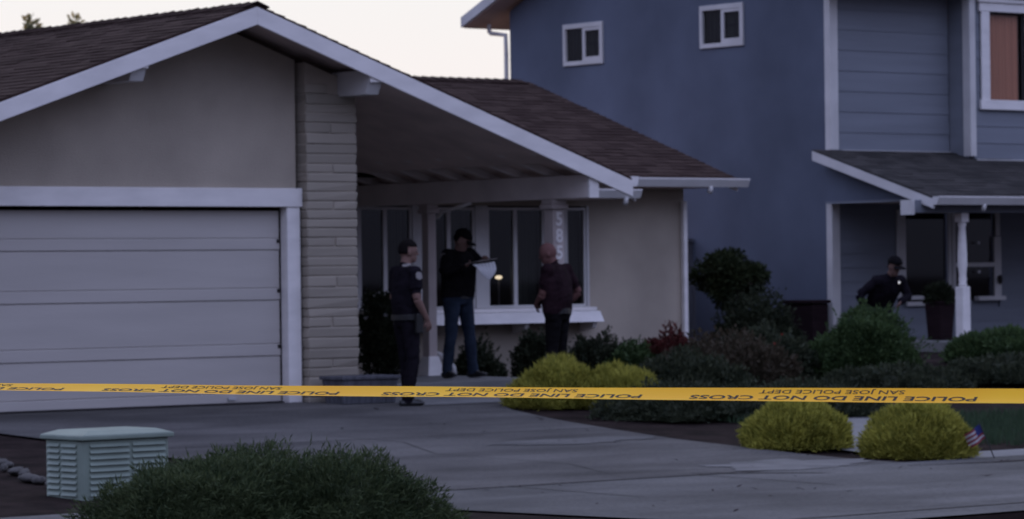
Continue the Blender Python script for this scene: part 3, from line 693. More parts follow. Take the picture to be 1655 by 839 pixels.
# porch roof
PX, PY, PZ = 12.13, 2.16, 2.33; pa = math.atan((3.06-PZ)/(YF-PY))
shingle_slope('porch_roof', M['shingle2'], (PX-O2[0], PY-O2[1], PZ), (1, 0, 0), (0, cos(pa), sin(pa)), 11, (YF-.025-PY)/cos(pa), H2, seed=12)
q = MB(); sl = math.tan(pa)
q.prism_x([(PY, PZ-.025), (YF-.03, 3.06-.025), (YF-.03, 3.06-.155), (PY, PZ-.15)], PX-.012, PX+.02); B2(q, 'rake_board', M['trim2'])
gt = gutter(PX-.01-O2[0], 23-O2[0], PY-O2[1], PZ+.01, H2, M['trim2'], 13.05-O2[0])
q = MB()      # gable infill and header
q.prism_x([(2.57, 2.325), (2.57, PZ+sl*(2.57-PY)-.10), (YF-.05, 3.06-.10), (YF-.05, 2.325)], 12.36, 12.42); B2(q, 'porch_gable_infill', M['bluewall'])
q = MB(); q.box(12.35, 12.43, 2.60, YF-.05, 2.295, 2.323); B2(q, 'porch_side_trim', M['siding'])
q = MB(); q.box(11.90, 11.97, 2.36, 2.56, 2.10, 2.30); B2(q, 'porch_header_cap', M['trim2'])
q = MB(); q.box(11.973, 23, 2.38, 2.54, 2.13, 2.30); B2(q, 'porch_header', M['siding'])
q = MB(); q.box(12.44, 23, 2.2, YF-.03, 2.305, 2.325); B2(q, 'porch_ceiling', M['soffit'])
# turned porch column
q = MB(); cx_, cy_ = 12.98, 2.46
prof = [(.055, 1.12), (.062, 1.15), (.048, 1.17), (.058, 1.22), (.050, 1.26), (.052, 1.30), (.066, 1.42), (.066, 1.55), (.055, 1.80), (.046, 1.93), (.060, 1.97), (.046, 2.0)]
q.lathe((cx_, cy_, 0), prof, 20); cl = B2(q, 'porch_column', M['white'], smooth=True)
q = MB(); q.box(cx_-.075, cx_+.075, cy_-.075, cy_+.075, .38, 1.12); q.build('column_block', M['white'], cl, off=O2, bevel=.012)
q = MB(); q.box(cx_-.07, cx_+.07, cy_-.07, cy_+.07, 2.0, 2.128); q.build('column_block', M['white'], cl, off=O2, bevel=.012)
# porch floor and steps
q = MB(); q.box(12.66, 22, 2.25, YF-.02, .0, .375); B2(q, 'porch_floor', M['slab'], bevel=.01)
q = MB(); q.box(14.2, 15.6, 1.9, 2.24, .0, .28); q.box(14.2, 15.6, 1.55, 1.89, 0, .14); B2(q, 'porch_step', M['slab'], bevel=.01)
# porch windows
q = MB(); y = YF
q.box(13.76, 13.93, y-.05, y-.022, .95, 2.22); q.box(14.80, 14.86, y-.05, y-.022, .95, 2.22); q.box(13.93, 14.80, y-.05, y-.022, 2.17, 2.22); q.box(13.9, 14.9, y-.10, y-.022, .93, .985); q.box(13.95, 14.86, y-.06, y-.022, .84, .90)
f = B2(q, 'window', M['trim2'])
q = MB(); q.box(13.93, 14.80, y+.0, y+.006, .985, 2.17); q.build('pane', M['glass'], f, off=O2)
q = MB(); q.box(13.80, 14.85, y+.08, y+.1, .9, 2.2); q.build('blind', M['black'], f, off=O2)
q = MB(); q.box(14.88, 14.95, y-.05, y-.022, .95, 2.2); q.box(15.76, 15.90, y-.05, y-.022, .90, 1.83); q.box(15.80, 15.88, y-.05, y-.022, 1.84, 2.2); q.box(14.95, 15.76, y-.045, y-.022, 1.39, 1.45); q.box(15.35, 15.92, y-.12, y-.022, .90, .96); q.box(14.86, 15.1, y-.12, y-.022, .93, .98)
f = B2(q, 'window', M['trim2'])
q = MB(); q.box(14.95, 15.76, y+.0, y+.006, .96, 2.2); q.build('pane', M['glass'], f, off=O2)
q = MB(); q.box(14.95, 15.78, y+.03, y+.04, 1.42, 2.2); q.build('blind', M['pinkblind'], f, off=O2)
q = MB(); q.box(14.95, 15.78, y+.08, y+.1, .9, 1.42); q.build('blind', M['black'], f, off=O2)
for z_ in (1.30, 1.72): q = MB(); q.box(15.40, 15.43, y-.07, y-.046, z_, z_+.035); q.build('window_latch', M['badge'], f, off=O2)
q = MB(); q.ball((15.83, y-.09, 1.2), (.04, .03, .07), 10, 7); B2(q, 'doorbell_lamp', M['joint'])
# porch things
pt = empty('tall_planter', (13.29, 3.2, .38), 'dark brown tall planter standing on the porch beside the turned column', 'planter')
q = MB(); q.hexa([(-.12, -.12, 0), (.12, -.12, 0), (.12, .12, 0), (-.12, .12, 0)], [(-.15, -.15, .50), (.15, -.15, .50), (.15, .15, .50), (-.15, .15, .50)]); q.box(-.17, .17, -.17, .17, .502, .54); q.build('planter_body', M['brownwood'], pt, bevel=.01)
bn = empty('storage_bin', (12.25, 4.8, .2), 'dark brown wooden bin standing against the blue side wall', 'bin')
q = MB(); q.box(-.15, .15, -.3, .3, 0, .70); q.build('bin_body', M['brownwood'], bn, bevel=.015)
q = MB(); q.box(-.18, .18, -.33, .33, .702, .75); q.build('bin_lid', M['brownwood'], bn, bevel=.01)

# ------------------------------------------------------------------ side yard fence, gate
fc = empty('side_yard_fence', (9.3, 7.4, 0), 'weathered board fence with lattice top closing the gap between the two houses', 'fence')
q = MB(); x = 0
rnd = random.Random(8)
while x < 3.15:
    q.box(x, x+.135, 0, .02, .05, 1.45+rnd.uniform(-.01, .01)); x += .14
q.build('board_panel', M['fence'], fc)
for x in (0.02, 1.55, 3.08):
    q = MB(); q.box(x, x+.09, .021, .11, 0, 1.86); q.build('fence_post', M['fence'], fc)
q = MB()
for x in [i*.11 for i in range(29)]:
    q.hexa([(x, .004, 1.47), (x+.02, .004, 1.47), (x+.02, .012, 1.47), (x, .012, 1.47)], [(x, .004, 1.80), (x+.02, .004, 1.80), (x+.02, .012, 1.80), (x, .012, 1.80)])
for z in (1.55, 1.63, 1.71): q.box(0, 3.17, .013, .02, z, z+.02)
q.box(0, 3.17, -.01, .03, 1.455, 1.485); q.box(0, 3.17, -.02, .04, 1.805, 1.85)
q.build('lattice', M['fence'], fc)

# ------------------------------------------------------------------ plants
def foliage(rx, ry, h, n_, ll, lw, seed, mode='round', droop=.0, lump=.25, freq=2.2, core=.80, upb=.3, zb=0.0):
    """leaf blades spread through an uneven dome; returns MB in local coords"""
    rnd = random.Random(seed); q = MB()
    def surf(d):
        r_ = 1+lump*noise.noise(Vector((d.x*freq+seed, d.y*freq, d.z*freq)))+lump*.5*noise.noise(Vector((d.x*freq*2.7, d.y*freq*2.7+seed, d.z*freq*2.7)))
        return Vector((d.x*rx, d.y*ry, d.z*h))*r_
    for _ in range(n_):
        d = Vector((rnd.gauss(0, 1), rnd.gauss(0, 1), rnd.gauss(0, 1))).normalized()
        if mode == 'dome': d.z = abs(d.z)
        rr = core+(1.04-core)*rnd.random()**.7
        p = surf(d)*rr
        out_ = Vector((d.x/rx, d.y/ry, d.z/h)).normalized()
        t = (out_*.8+Vector((rnd.gauss(0, .5), rnd.gauss(0, .5), rnd.gauss(0, .5)+upb))).normalized()
        s_ = t.cross(Vector((rnd.gauss(0, 1), rnd.gauss(0, 1), rnd.gauss(0, 1)))).normalized()
        l = ll*rnd.uniform(.6, 1.3); w_ = lw*rnd.uniform(.7, 1.2)
        p.z += zb
        q.face([p-s_*w_*.3, p+t*l*.5-s_*w_, p+t*l, p+t*l*.5+s_*w_])
    # inner mass of twigs and shaded leaves, uneven
    c = MB(); c.ball((0, 0, 0), (1, 1, 1), 22, 14)
    i = len(q.v)
    for v in c.v:
        d = Vector(v).normalized()
        if mode == 'dome' and d.z < 0: d.z *= .1
        p = surf(d if d.length > 0 else Vector((0, 0, 1)))*core*(.93+.12*noise.noise(d*5)); q.v.append((p.x, p.y, p.z+zb))
    for f_ in c.f: q.f.append(tuple(i+k for k in f_)); q.mi.append(0)
    return q
def shrub(name, x, y, rx, ry, h, n_, ll, lw, m, label, seed, z=None, group=None, cat='shrub', zb=0.0, flowers=None, lobes=0, **k):
    zz = gz(x, y) if z is None else z
    e = empty(name, (x, y, zz), label, cat, group)
    if lobes:
        rl = random.Random(seed*7+1); q = MB()
        for j in range(lobes):
            a = 2*pi*j/lobes+rl.uniform(-.5, .5); c = 0 if j == 0 else rl.uniform(.42, .62); s1 = rl.uniform(.62, .75) if j == 0 else rl.uniform(.38, .56)
            hz = h*(1.0 if j == 0 else rl.uniform(.55, .9))
            f_ = foliage(rx*s1, ry*s1, hz, int(n_*1.2)//lobes, ll, lw, seed+j*3, zb=zb, **k); i = len(q.v); o_ = Vector((rx*c*cos(a), ry*c*sin(a), 0))
            q.v += [tuple(Vector(v)+o_) for v in f_.v]; q.f += [tuple(i+b_ for b_ in g_) for g_ in f_.f]; q.mi += f_.mi
        for _ in range(40):     # stray shoots
            d = Vector((rl.gauss(0, 1), rl.gauss(0, 1), abs(rl.gauss(0, .9))+.2)).normalized(); p = Vector((d.x*rx*.85, d.y*ry*.85, d.z*h*.85+zb)); L_ = rl.uniform(.08, .20)*h*1.6
            dd = (d+Vector((rl.gauss(0, .3), rl.gauss(0, .3), .5))).normalized()
            for t in range(7):
                pp_ = p+dd*L_*t/6; s_ = Vector((rl.gauss(0, 1), rl.gauss(0, 1), rl.gauss(0, 1))).normalized(); t2 = (dd+s_*.9).normalized(); w3 = t2.cross(dd).normalized()
                q.face([pp_, pp_+t2*ll*.5-w3*lw, pp_+t2*ll, pp_+t2*ll*.5+w3*lw])
    else: q = foliage(rx, ry, h, n_, ll, lw, seed, zb=zb, **k)
    q.build('foliage', m, e)
    s_ = MB(); rnd = random.Random(seed)
    for _ in range(5):
        a = rnd.uniform(0, 6.28); s_.tube([(.03*cos(a), .03*sin(a), -.03), (rx*.25*cos(a), ry*.25*sin(a), (h+zb)*.35), (rx*.45*cos(a), ry*.45*sin(a), (h+zb)*.6)], [.018, .012, .006], 6)
    s_.build('stem', M['bark'], e)
    if flowers:
        fm, nf, fs = flowers
        for _ in range(nf):
            d = Vector((rnd.gauss(0, 1), rnd.gauss(0, 1), abs(rnd.gauss(0, 1)))).normalized(); p = Vector((d.x*rx*1.03, d.y*ry*1.03, d.z*h*1.05+zb))
            q = MB()
            for s2 in range(5):
                a = 2*pi*s2/5; t = (d+Vector((cos(a), sin(a), .2))).normalized(); sd_ = t.cross(d).normalized()
                q.face([p, p+t*fs*.6-sd_*fs*.35, p+t*fs, p+t*fs*.6+sd_*fs*.35])
            q.build('flower', fm, e)
    return e
G1 = 'yellow green mounded shrubs along the driveway'
shrub('golden_shrub', 2.16, -1.95, .50, .50, .47, 15000, .075, .006, L['yellow'], 'yellow green feathery shrub at the foot of the numbered post, left of its pair', 1, group=G1, mode='dome', lump=.25, upb=.55)
shrub('golden_shrub', 2.62, -2.45, .42, .42, .40, 12000, .075, .006, L['yellow'], 'yellow green feathery shrub overlapped by a dark bush, right of its pair', 2, group=G1, mode='dome', lump=.22, upb=.5)
shrub('golden_shrub', .40, -7.52, .47, .47, .42, 17000, .065, .006, L['yellow'], 'round yellow green shrub beside the pale driveway patch', 3, group=G1, mode='dome', lump=.18, upb=.6)
shrub('golden_shrub', .66, -8.82, .48, .47, .47, 19000, .065, .006, L['yellow'], 'larger round yellow green shrub with a small flag beside it', 4, group=G1, mode='dome', lump=.14, upb=.55)
G2 = 'dark bushes in the bed between the houses'
shrub('dark_bush', 5.34, -1.2, .95, .9, .62, 15000, .07, .016, L['brownish'], 'wide dark brownish bush right of the yellow green pair', 5, group=G2, lobes=6, mode='dome', lump=.35)
shrub('dark_bush', 4.1, -1.9, .75, .8, .52, 14000, .06, .014, L['dark'], 'low dark bush spreading behind the tape beside the driveway edge', 6, group=G2, lobes=6, mode='dome', lump=.35)
shrub('dark_bush', 2.2, -3.9, .80, .9, .36, 10000, .05, .012, L['dark'], 'low dark ground hugging bush along the driveway edge', 7, group=G2, lobes=6, mode='dome', lump=.4)
shrub('dark_bush', 7.2, .3, .75, .7, .60, 15000, .07, .016, L['dark'], 'dark bush with orange tinged top in the middle of the bed', 8, group=G2, lobes=6, mode='dome', lump=.38, flowers=(L['redpetal'], 14, .035))
shrub('dark_bush', 8.2, -.6, .80, .8, .84, 24000, .065, .012, L['mid'], 'big rounded dark green bush in front of the blue house corner', 9, group=G2, lobes=6, mode='dome', lump=.16)
shrub('dark_bush', 10.7, -.5, .85, .7, .38, 15000, .07, .014, L['mid'], 'dark green bush at the right edge below the turned column', 10, group=G2, lobes=6, mode='dome', lump=.22)
shrub('dark_bush', 3.6, -4.3, 1.0, .9, .34, 10000, .05, .012, L['dark'], 'small dark mound behind the gap between the two round yellow green shrubs', 17, group=G2, lobes=6, mode='dome', lump=.3)
shrub('dark_bush', 8.9, -2.2, .95, .7, .30, 9000, .06, .014, L['dark'], 'low dark mound between the big rounded bush and the right edge, above the lawn', 25, group=G2, lobes=6, mode='dome', lump=.3)
shrub('dark_bush', 6.6, -2.6, .95, .7, .34, 9000, .06, .014, L['dark'], 'low dark mound under the big rounded bush, just above the tape', 26, group=G2, lobes=6, mode='dome', lump=.3)
shrub('green_bush', 7.0, 2.4, .36, .36, .46, 7000, .06, .014, L['mid'], 'small bright green bush under the tan end wall', 11, lobes=6, mode='dome', lump=.2)
shrub('red_leaf_bush', 7.55, 2.3, .42, .38, .56, 8000, .065, .018, L['red'], 'dark red leaved bush at the foot of the white downspout', 12, lobes=6, mode='dome', lump=.35)
shrub('flowering_bush', 3.55, 3.0, .34, .34, .52, 5000, .055, .016, L['dark'], 'dark bush with white flowers between the block pier and the standing officer', 13, mode='round', lump=.3, flowers=(L['white'], 26, .04), zb=.48, z=.155)
shrub('porch_bush', 6.0, 3.0, .42, .35, .66, 8000, .06, .014, L['dark'], 'dark upright bush under the white window sill', 14, lobes=6, mode='dome', lump=.35)
shrub('porch_bush', 7.1, 3.1, .50, .35, .56, 7000, .06, .014, L['dark'], 'low dark bush under the sill right of the bald man', 15, lobes=6, mode='dome', lump=.4)
shrub('porch_bush', 5.0, 3.05, .36, .3, .50, 5000, .06, .014, L['dark'], 'low dark bush under the sill behind the legs of the man in the cap', 33, lobes=5, mode='dome', lump=.4)
shrub('porch_bush', 16.1, 1.9, .7, .6, .95, 8000, .06, .016, L['dark'], 'dark bush beside the porch at the right edge of the picture', 16, lobes=6, mode='dome', lump=.3)
shrub('porch_plant', 13.29, 3.2, .17, .17, .13, 1600, .08, .014, L['dark'], 'small dark plant growing in the tall planter on the porch', 18, mode='round', lump=.3, z=.92, zb=.08, cat='plant')
shrub('juniper', -8.16, -11.35, 1.42, .98, .54, 90000, .060, .005, L['juniper'], 'large low spreading dark green juniper in the foreground beside the green cabinet', 19, lobes=6, mode='dome', lump=.38, freq=2.1, upb=.0, core=.70)
shrub('dark_bush', 10.9, 4.3, .62, .5, .85, 7000, .07, .016, L['dark'], 'dark bush hiding the trunk of the small tree between the houses', 28, group=G2, lobes=6, mode='dome', lump=.4)
# small tree in the side yard
def tree(x, y, z, hT, crown, n_, ll, lw, m, label, seed, trunk_r=.05, z0=None):
    e = empty('small_tree', (x, y, z), label, 'tree'); rnd = random.Random(seed); q = MB()
    q.tube([(0, 0, -.1), (.02, .01, hT*.4), (-.02, .02, hT*.8)], [trunk_r, trunk_r*.8, trunk_r*.55], 8)
    for _ in range(8):
        a = rnd.uniform(0, 6.28); q.tube([(0, 0, hT*rnd.uniform(.55, .8)), (crown[0]*.4*cos(a), crown[1]*.4*sin(a), hT), (crown[0]*.8*cos(a), crown[1]*.8*sin(a), hT+crown[2]*rnd.uniform(-.2, .6))], [trunk_r*.5, trunk_r*.3, trunk_r*.12], 6)
    q.build('trunk', M['bark'], e, smooth=True)
    q = MB()
    for k in range(11):
        c = Vector((rnd.uniform(-.65, .65)*crown[0], rnd.uniform(-.65, .65)*crown[1], hT+rnd.uniform(-.5, .6)*crown[2])); s_ = rnd.uniform(.32, .5)
        f_ = foliage(crown[0]*s_, crown[1]*s_, crown[2]*s_*.9, n_//11, ll, lw, seed+k, lump=.4, core=.6)
        i = len(q.v); q.v += [tuple(Vector(v)+c) for v in f_.v]; q.f += [tuple(i+a for a in g_) for g_ in f_.f]; q.mi += f_.mi
    q.build('crown', m, e)
    return e
tree(11.25, 5.2, .2, 1.02, (.56, .52, .44), 11000, .07, .018, L['treeleaf'], 'small dark leafy tree in the gap between the tan house and the blue wall', 31)
# tips of far trees over the roof ridge
def far_tree(x, y, h, r_, seed, label):
    e = empty('far_tree', (x, y, 0), label, 'tree', None); q = MB(); rnd = random.Random(seed)
    q.tube([(0, 0, 0), (0, 0, h*.96)], [.2, .03], 8); q.build('trunk', M['bark'], e)
    q = MB()
    for k in range(16):
        z = h*(.45+.55*k/16); s_ = r_*(1.05-k/16)*rnd.uniform(.7, 1.1)+.12; c = Vector((rnd.uniform(-.4, .4)*s_, rnd.uniform(-.4, .4)*s_, z))
        f_ = foliage(s_, s_, h*.03, 90, .16, .05, seed+k, lump=.7, core=.4); i = len(q.v)
        q.v += [tuple(Vector(v)+c) for v in f_.v]; q.f += [tuple(i+a for a in g_) for g_ in f_.f]; q.mi += f_.mi
    q.build('crown', L['washedleaf'], e)  # leaves paled in colour to imitate the sky glow washing over them
def ray_at(px, py, D):
    return CAM+(fw+rt*((px-PW/2)/FPX)-up*((py-PH/2)/FPX))*D
pA = ray_at(50, 27, 78); far_tree(pA.x, pA.y, pA.z, .34, 41, 'pale treetop showing over the brown ridge at the far left')
pB = ray_at(119, 28, 80); far_tree(pB.x, pB.y, pB.z, .20, 47, 'smaller treetop poking over the ridge, right of the pale one')
# ------------------------------------------------------------------ utility cabinet
ub = empty('utility_cabinet', (-7.30, -8.05, gz(-7.3, -8.0)-.035), 'pale green louvred utility cabinet behind the foreground juniper', 'utility box')
ub.rotation_euler = (0, 0, radians(2))
bw, bd, bh = .78, .52, .50   # x width, y depth, height
q = MB(); q.box(-bw/2, bw/2, -bd/2, bd/2, -.05, bh-.03)
q.build('cabinet_body', M['greenbox'], ub, bevel=.02)
def louvres(q, a0, a1, face):
    for k in range(9):
        z = .045+k*.046
        if face == 'y': q.hexa([(a0, -bd/2-.018, z), (a1, -bd/2-.018, z), (a1, -bd/2, z), (a0, -bd/2, z)], [(a0, -bd/2-.001, z+.024), (a1, -bd/2-.001, z+.024), (a1, -bd/2, z+.024), (a0, -bd/2, z+.024)])
        else: q.hexa([(-bw/2-.018, a0, z), (-bw/2, a0, z), (-bw/2, a1, z), (-bw/2-.018, a1, z)], [(-bw/2-.001, a0, z+.024), (-bw/2, a0, z+.024), (-bw/2, a1, z+.024), (-bw/2-.001, a1, z+.024)])
q = MB(); louvres(q, -bw/2+.055, .02, 'y'); louvres(q, .05, bw/2-.04, 'y'); q.build('louvre', M['greenbox'], ub)
q = MB(); louvres(q, -bd/2+.09, .03, 'x'); louvres(q, .06, bd/2-.04, 'x'); q.build('louvre', M['greenbox'], ub)
q = MB(); a, b_ = bw/2+.03, bd/2+.03
q.hexa([(-a, -b_, bh-.035), (a, -b_, bh-.035), (a, b_, bh-.035), (-a, b_, bh-.035)], [(-a, -b_, bh), (a, -b_, bh), (a, b_, bh), (-a, b_, bh)])
q.hexa([(-a+.002, -b_+.002, bh+.0005), (a-.002, -b_+.002, bh+.0005), (a-.002, b_-.002, bh+.0005), (-a+.002, b_-.002, bh+.0005)], [(-a*.72, -b_*.72, bh+.035), (a*.72, -b_*.72, bh+.035), (a*.72, b_*.72, bh+.035), (-a*.72, b_*.72, bh+.035)])
q.build('cabinet_lid', M['greenbox'], ub, bevel=.008)
q = MB(); q.box(-bw/2-.08, bw/2+.08, -bd/2-.08, bd/2+.08, -.08, -.002); q.build('cabinet_pad', M['concrete'], ub)
# planter box and path light by the pier
pb = empty('planter_box', (.62, -.48, -.01), 'low dark planter box standing against the foot of the block pier', 'planter')
q = MB(); q.hexa([(-.34, -.17, 0), (.34, -.17, 0), (.34, .17, 0), (-.34, .17, 0)], [(-.37, -.20, .26), (.37, -.20, .26), (.37, .20, .26), (-.37, .20, .26)]); q.build('planter_body', M['fence'], pb, bevel=.01)
q = MB(); q.box(-.39, .39, -.22, .22, .262, .30); q.build('planter_rim', M['fence'], pb, bevel=.008)
pl = empty('path_light', (1.32, -.35, 0.07), 'small black garden light with flat cap beside the block pier', 'garden light')
q = MB(); q.lathe((0, 0, 0), [(.05, 0), (.05, .01), (.012, .015), (.012, .20)], 12); q.build('stake', M['boot'], pl)
q = MB(); q.lathe((0, 0, .16), [(.035, 0), (.035, .08)], 12); q.build('lens', M['slab'], pl)
q = MB(); q.lathe((0, 0, .245), [(.11, 0), (.10, .012), (.02, .03)], 16); q.build('cap', M['boot'], pl)
# small flag
fl = empty('small_flag', (.98, -9.44, gz(.8, -9.4)), 'small striped flag on a leaning stick beside the larger round shrub', 'flag')
base = Vector((0, 0, 0)); top = Vector((-.11, .08, .33)); ax = (top-base).normalized()
q = MB(); q.tube([base, top], .005, 6); q.build('stick', M['boot'], fl)
cl = []
for r_ in range(7):
    q = MB(); v0 = top-ax*(0.015+.019*r_); v1 = top-ax*(0.015+.019*(r_+1)); n_ = 8; wd = .17; st = .4 if r_ < 4 else 0
    h_ = Vector((-.60, .38, -.50)).normalized()
    for k in range(n_):
        u, v = st+(1-st)*k/n_, st+(1-st)*(k+1)/n_
        f_ = lambda b0, s_: b0+h_*wd*s_+Vector((.012*sin(s_*7), .016*sin(s_*8), 0))
        q.face([f_(v1, u), f_(v1, v), f_(v0, v), f_(v0, u)])
    q.build('stripe', M['red'] if r_ % 2 == 0 else M['slabw'], fl)
q = MB(); v0 = top-ax*.015; v1 = top-ax*(0.015+.019*4)
for k in range(4):
    u, v = .4*k/4, .4*(k+1)/4; f_ = lambda b0, s_: b0+h_*wd*s_+Vector((.012*sin(s_*7), .016*sin(s_*8), 0)); q.face([f_(v1, u), f_(v1, v), f_(v0, v), f_(v0, u)])
q.build('canton', M['bluef'], fl)

# ------------------------------------------------------------------ people
def headmesh(q, c, yaw, pitch, bald=True, sc=1.0, mi=0):
    R = Matrix.Rotation(yaw, 3, 'Z') @ Matrix.Rotation(pitch, 3, 'Y')
    i0 = len(q.v)
    q.ball((0, 0, .02), (.098, .077, .108), 22, 16, mi=mi); q.ball((.022, 0, -.045), (.066, .058, .075), 18, 12, mi=mi)      # skull, jaw
    q.ball((.062, 0, -.088), (.030, .030, .024), 10, 8, mi=mi)
    q.hexa([(.088, -.017, -.030), (.120, -.010, -.028), (.120, .010, -.028), (.088, .017, -.030)], [(.090, -.009, .022), (.100, -.005, .022), (.100, .005, .022), (.090, .009, .022)], mi)
    for s_ in (-1, 1): q.ball((-.004, s_*.078, -.008), (.019, .011, .032), 8, 7, mi=mi)
    q.ball((.085, 0, -.058), (.016, .024, .010), 8, 6, mi=mi); q.ball((.078, 0, .030), (.022, .048, .014), 10, 6, mi=mi)
    for k in range(i0, len(q.v)): q.v[k] = tuple(Vector(c)+R @ (Vector(q.v[k])*sc))
    return R
def hand(q, wrist, d, palm_n, side, curl=.5, mi=0):
    """palm plus five fingers; d = direction of the hand, palm_n = direction the palm faces, side = towards the thumb"""
    d = Vector(d).normalized(); pn = Vector(palm_n); pn = (pn-d*pn.dot(d)).normalized(); th = d.cross(pn)*side
    w_ = Vector(wrist); q.tube([w_-d*.02, w_+d*.03, w_+d*.085], [(.016, .028), (.016, .038), (.013, .040)], 10, mi, side=tuple(pn))
    for k, (o, ln) in enumerate(((.030, .070), (.010, .078), (-.010, .072), (-.029, .056))):
        p = w_+d*.08+th*o; pts = [p-d*.015]; t = d.copy()
        for j in range(3):
            t = (Matrix.Rotation(curl*.55, 3, th if d.cross(pn).dot(th) > 0 else -th) @ t); pts.append(pts[-1]+t*ln*(.5, .32, .24)[j])
        q.tube(pts, [.0095, .0092, .0085, .0075], 8, mi)
    p = w_+d*.03+th*.032; t = (d*.6+th*.75+pn*.25).normalized(); q.tube([p, p+t*.035, p+t*.035+(d*.8+pn*.4+th*.2).normalized()*.032], [.0125, .011, .009], 8, mi)
def person(label, loc, heading, J, mats, torso_lean=(0, 0), headpose=(0, 0), arm_sleeve='short', belly=0.0, seed=1, shirt_over=False, cap=False, hair=True, wid=1.0):
    """local frame: +X forward, +Y to the person's left. J gives joint positions."""
    e = empty('person', loc, label, 'person'); e.rotation_euler = (0, 0, heading)
    q = MB(); seg = []
    hipz = J['pelvis'][2]; V = Vector
    pel, ch, nk, hd = V(J['pelvis']), V(J['chest']), V(J['neck']), V(J['head'])
    sd = V(J.get('side', (0, 1, 0)))
    def path(a, b_, t): return a+(b_-a)*t
    # torso
    pts = [pel+V((0, 0, -.10)), pel, path(pel, ch, .35), path(pel, ch, .7), ch, path(ch, nk, .55), path(ch, nk, .85), nk+V((0, 0, .0))]
    W = wid; bl = belly
    rad = [(.10, .145*W), (.115+bl*.3, .172*W), (.115+bl, .168*W), (.122+bl*.8, .178*W), (.125+bl*.3, .192*W), (.105, .190*W), (.085, .145*W), (.062, .085)]
    q.tube(pts, [(b_, a) for a, b_ in rad], 20, side=tuple(sd)); seg.append((pel, ch, .155*wid, 1)); seg.append((V(J['shoL'])*.75+nk*.25-V((0, 0, .03)), V(J['shoR'])*.75+nk*.25-V((0, 0, .03)), .075, 1)); seg.append((ch, nk-V((0, 0, .02)), .08, 1))
    q.tube([nk+V((0, 0, -.05)), nk+(hd-nk)*.35, hd+V((-.01, 0, -.03))], [.068, .058, .056], 12); seg.append((nk+(hd-nk)*.18, hd, .05, 0))
    R = headmesh(q, hd, headpose[0], headpose[1])
    for s_ in ('L', 'R'):
        sg = 1 if s_ == 'L' else -1
        hip, kn, an = V(J['hip'+s_]), V(J['knee'+s_]), V(J['ankle'+s_])
        q.tube([hip+V((0, 0, .04)), path(hip, kn, .15), path(hip, kn, .6), kn, path(kn, an, .3), path(kn, an, .75), an], [.088, .098, .080, .066, .067, .060, .062], 14); seg.append((hip, an+V((0, 0, .02)), .08, 2))
        td = V((*J['toe'+s_], 0)); hx = an+V((0, 0, -.045))
        q.tube([hx-td*.085+V((0, 0, -.0)), hx-td*.04, hx+td*.06, hx+td*.15, hx+td*.195], [(.030, .030), (.045, .042), (.040, .047), (.028, .046), (.016, .030)], 12, side=(0, 0, 1)); q.tube([an+V((0, 0, .06)), an+V((0, 0, -.04))], .050, 10); seg.append((hx-td*.08, hx+td*.19, .05, 3))
        sh, el, wr = V(J['sho'+s_]), V(J['elb'+s_]), V(J['wri'+s_])
        q.ball(sh, (.078, .075, .078), 12, 9)
        q.tube([sh+(nk-sh)*.35+V((0, 0, -.02)), sh], [.07, .072], 10)
        m_ = path(sh, el, .62)
        if arm_sleeve == 'short':
            q.tube([sh, path(sh, el, .3), m_], [.068, .068, .066], 12); q.tube([path(sh, el, .5), path(sh, el, .8), el], [.050, .047, .042], 12); seg += [(sh, m_, .06, 1), (m_+(el-sh)*.05, el, .04, 0)]
            q.tube([el, path(el, wr, .3), path(el, wr, .7), wr], [.043, .043, .034, .027], 12); seg.append((el, wr, .04, 0))
        else:
            q.tube([sh, path(sh, el, .3), path(sh, el, .7), el], [.070, .068, .060, .056], 12); q.tube([el, path(el, wr, .3), path(el, wr, .7), wr], [.056, .054, .046, .040], 12); seg += [(sh, el, .06, 1), (el, wr, .05, 1)]
        hdv = V(J['hdir'+s_]); hand(q, wr, hdv, J.get('palm'+s_, (0, -sg, 0)), sg*1, J.get('curl'+s_, .5)); seg.append((wr+hdv.normalized()*.03, wr+hdv.normalized()*.16, .03, 0))
    seg.append((hd+V((0, 0, -.05)), hd+V((0, 0, .07)), .09, 0))
    o = q.build('body', M['skin'], e)
    md = o.modifiers.new('r', 'REMESH'); md.mode = 'VOXEL'; md.voxel_size = .0085; md.use_smooth_shade = True
    sm = o.modifiers.new('s', 'SMOOTH'); sm.factor = .5; sm.iterations = 3
    dg = bpy.context.evaluated_depsgraph_get(); me = bpy.data.meshes.new_from_object(o.evaluated_get(dg)); o.modifiers.clear(); o.data = me
    me.materials.clear()
    for k in mats: me.materials.append(k)
    segs = [(a, b_-a, max((b_-a).length_squared, 1e-6), r_, m) for a, b_, r_, m in seg]
    wz = pel.z-.02
    P_ = np.empty(len(me.vertices)*3, 'f'); me.vertices.foreach_get('co', P_); P_ = P_.reshape(-1, 3)
    best = np.full(len(P_), 1e9); vm = np.zeros(len(P_), int)
    for a, ab, l2, r_, m in segs:
        a, ab = np.array(a), np.array(ab); t = np.clip(((P_-a)@ab)/l2, 0, 1); d = np.linalg.norm(P_-a-t[:, None]*ab, axis=1)-r_
        k_ = d < best; best[k_] = d[k_]; vm[k_] = m
    near = np.linalg.norm(P_-np.array(pel), axis=1) < .3
    vm[(vm == 1) & (P_[:, 2] < wz) & near] = 2; vm[(vm == 2) & (P_[:, 2] > wz)] = 1; vm = vm.tolist()
    me.polygons.foreach_set('material_index', [vm[p_.vertices[0]] for p_ in me.polygons]); me.polygons.foreach_set('use_smooth', [True]*len(me.polygons))
    N_ = np.empty(len(P_)*3, 'f'); me.vertices.foreach_get('normal', N_); N_ = N_.reshape(-1, 3)
    off_ = np.zeros(len(P_), 'f')
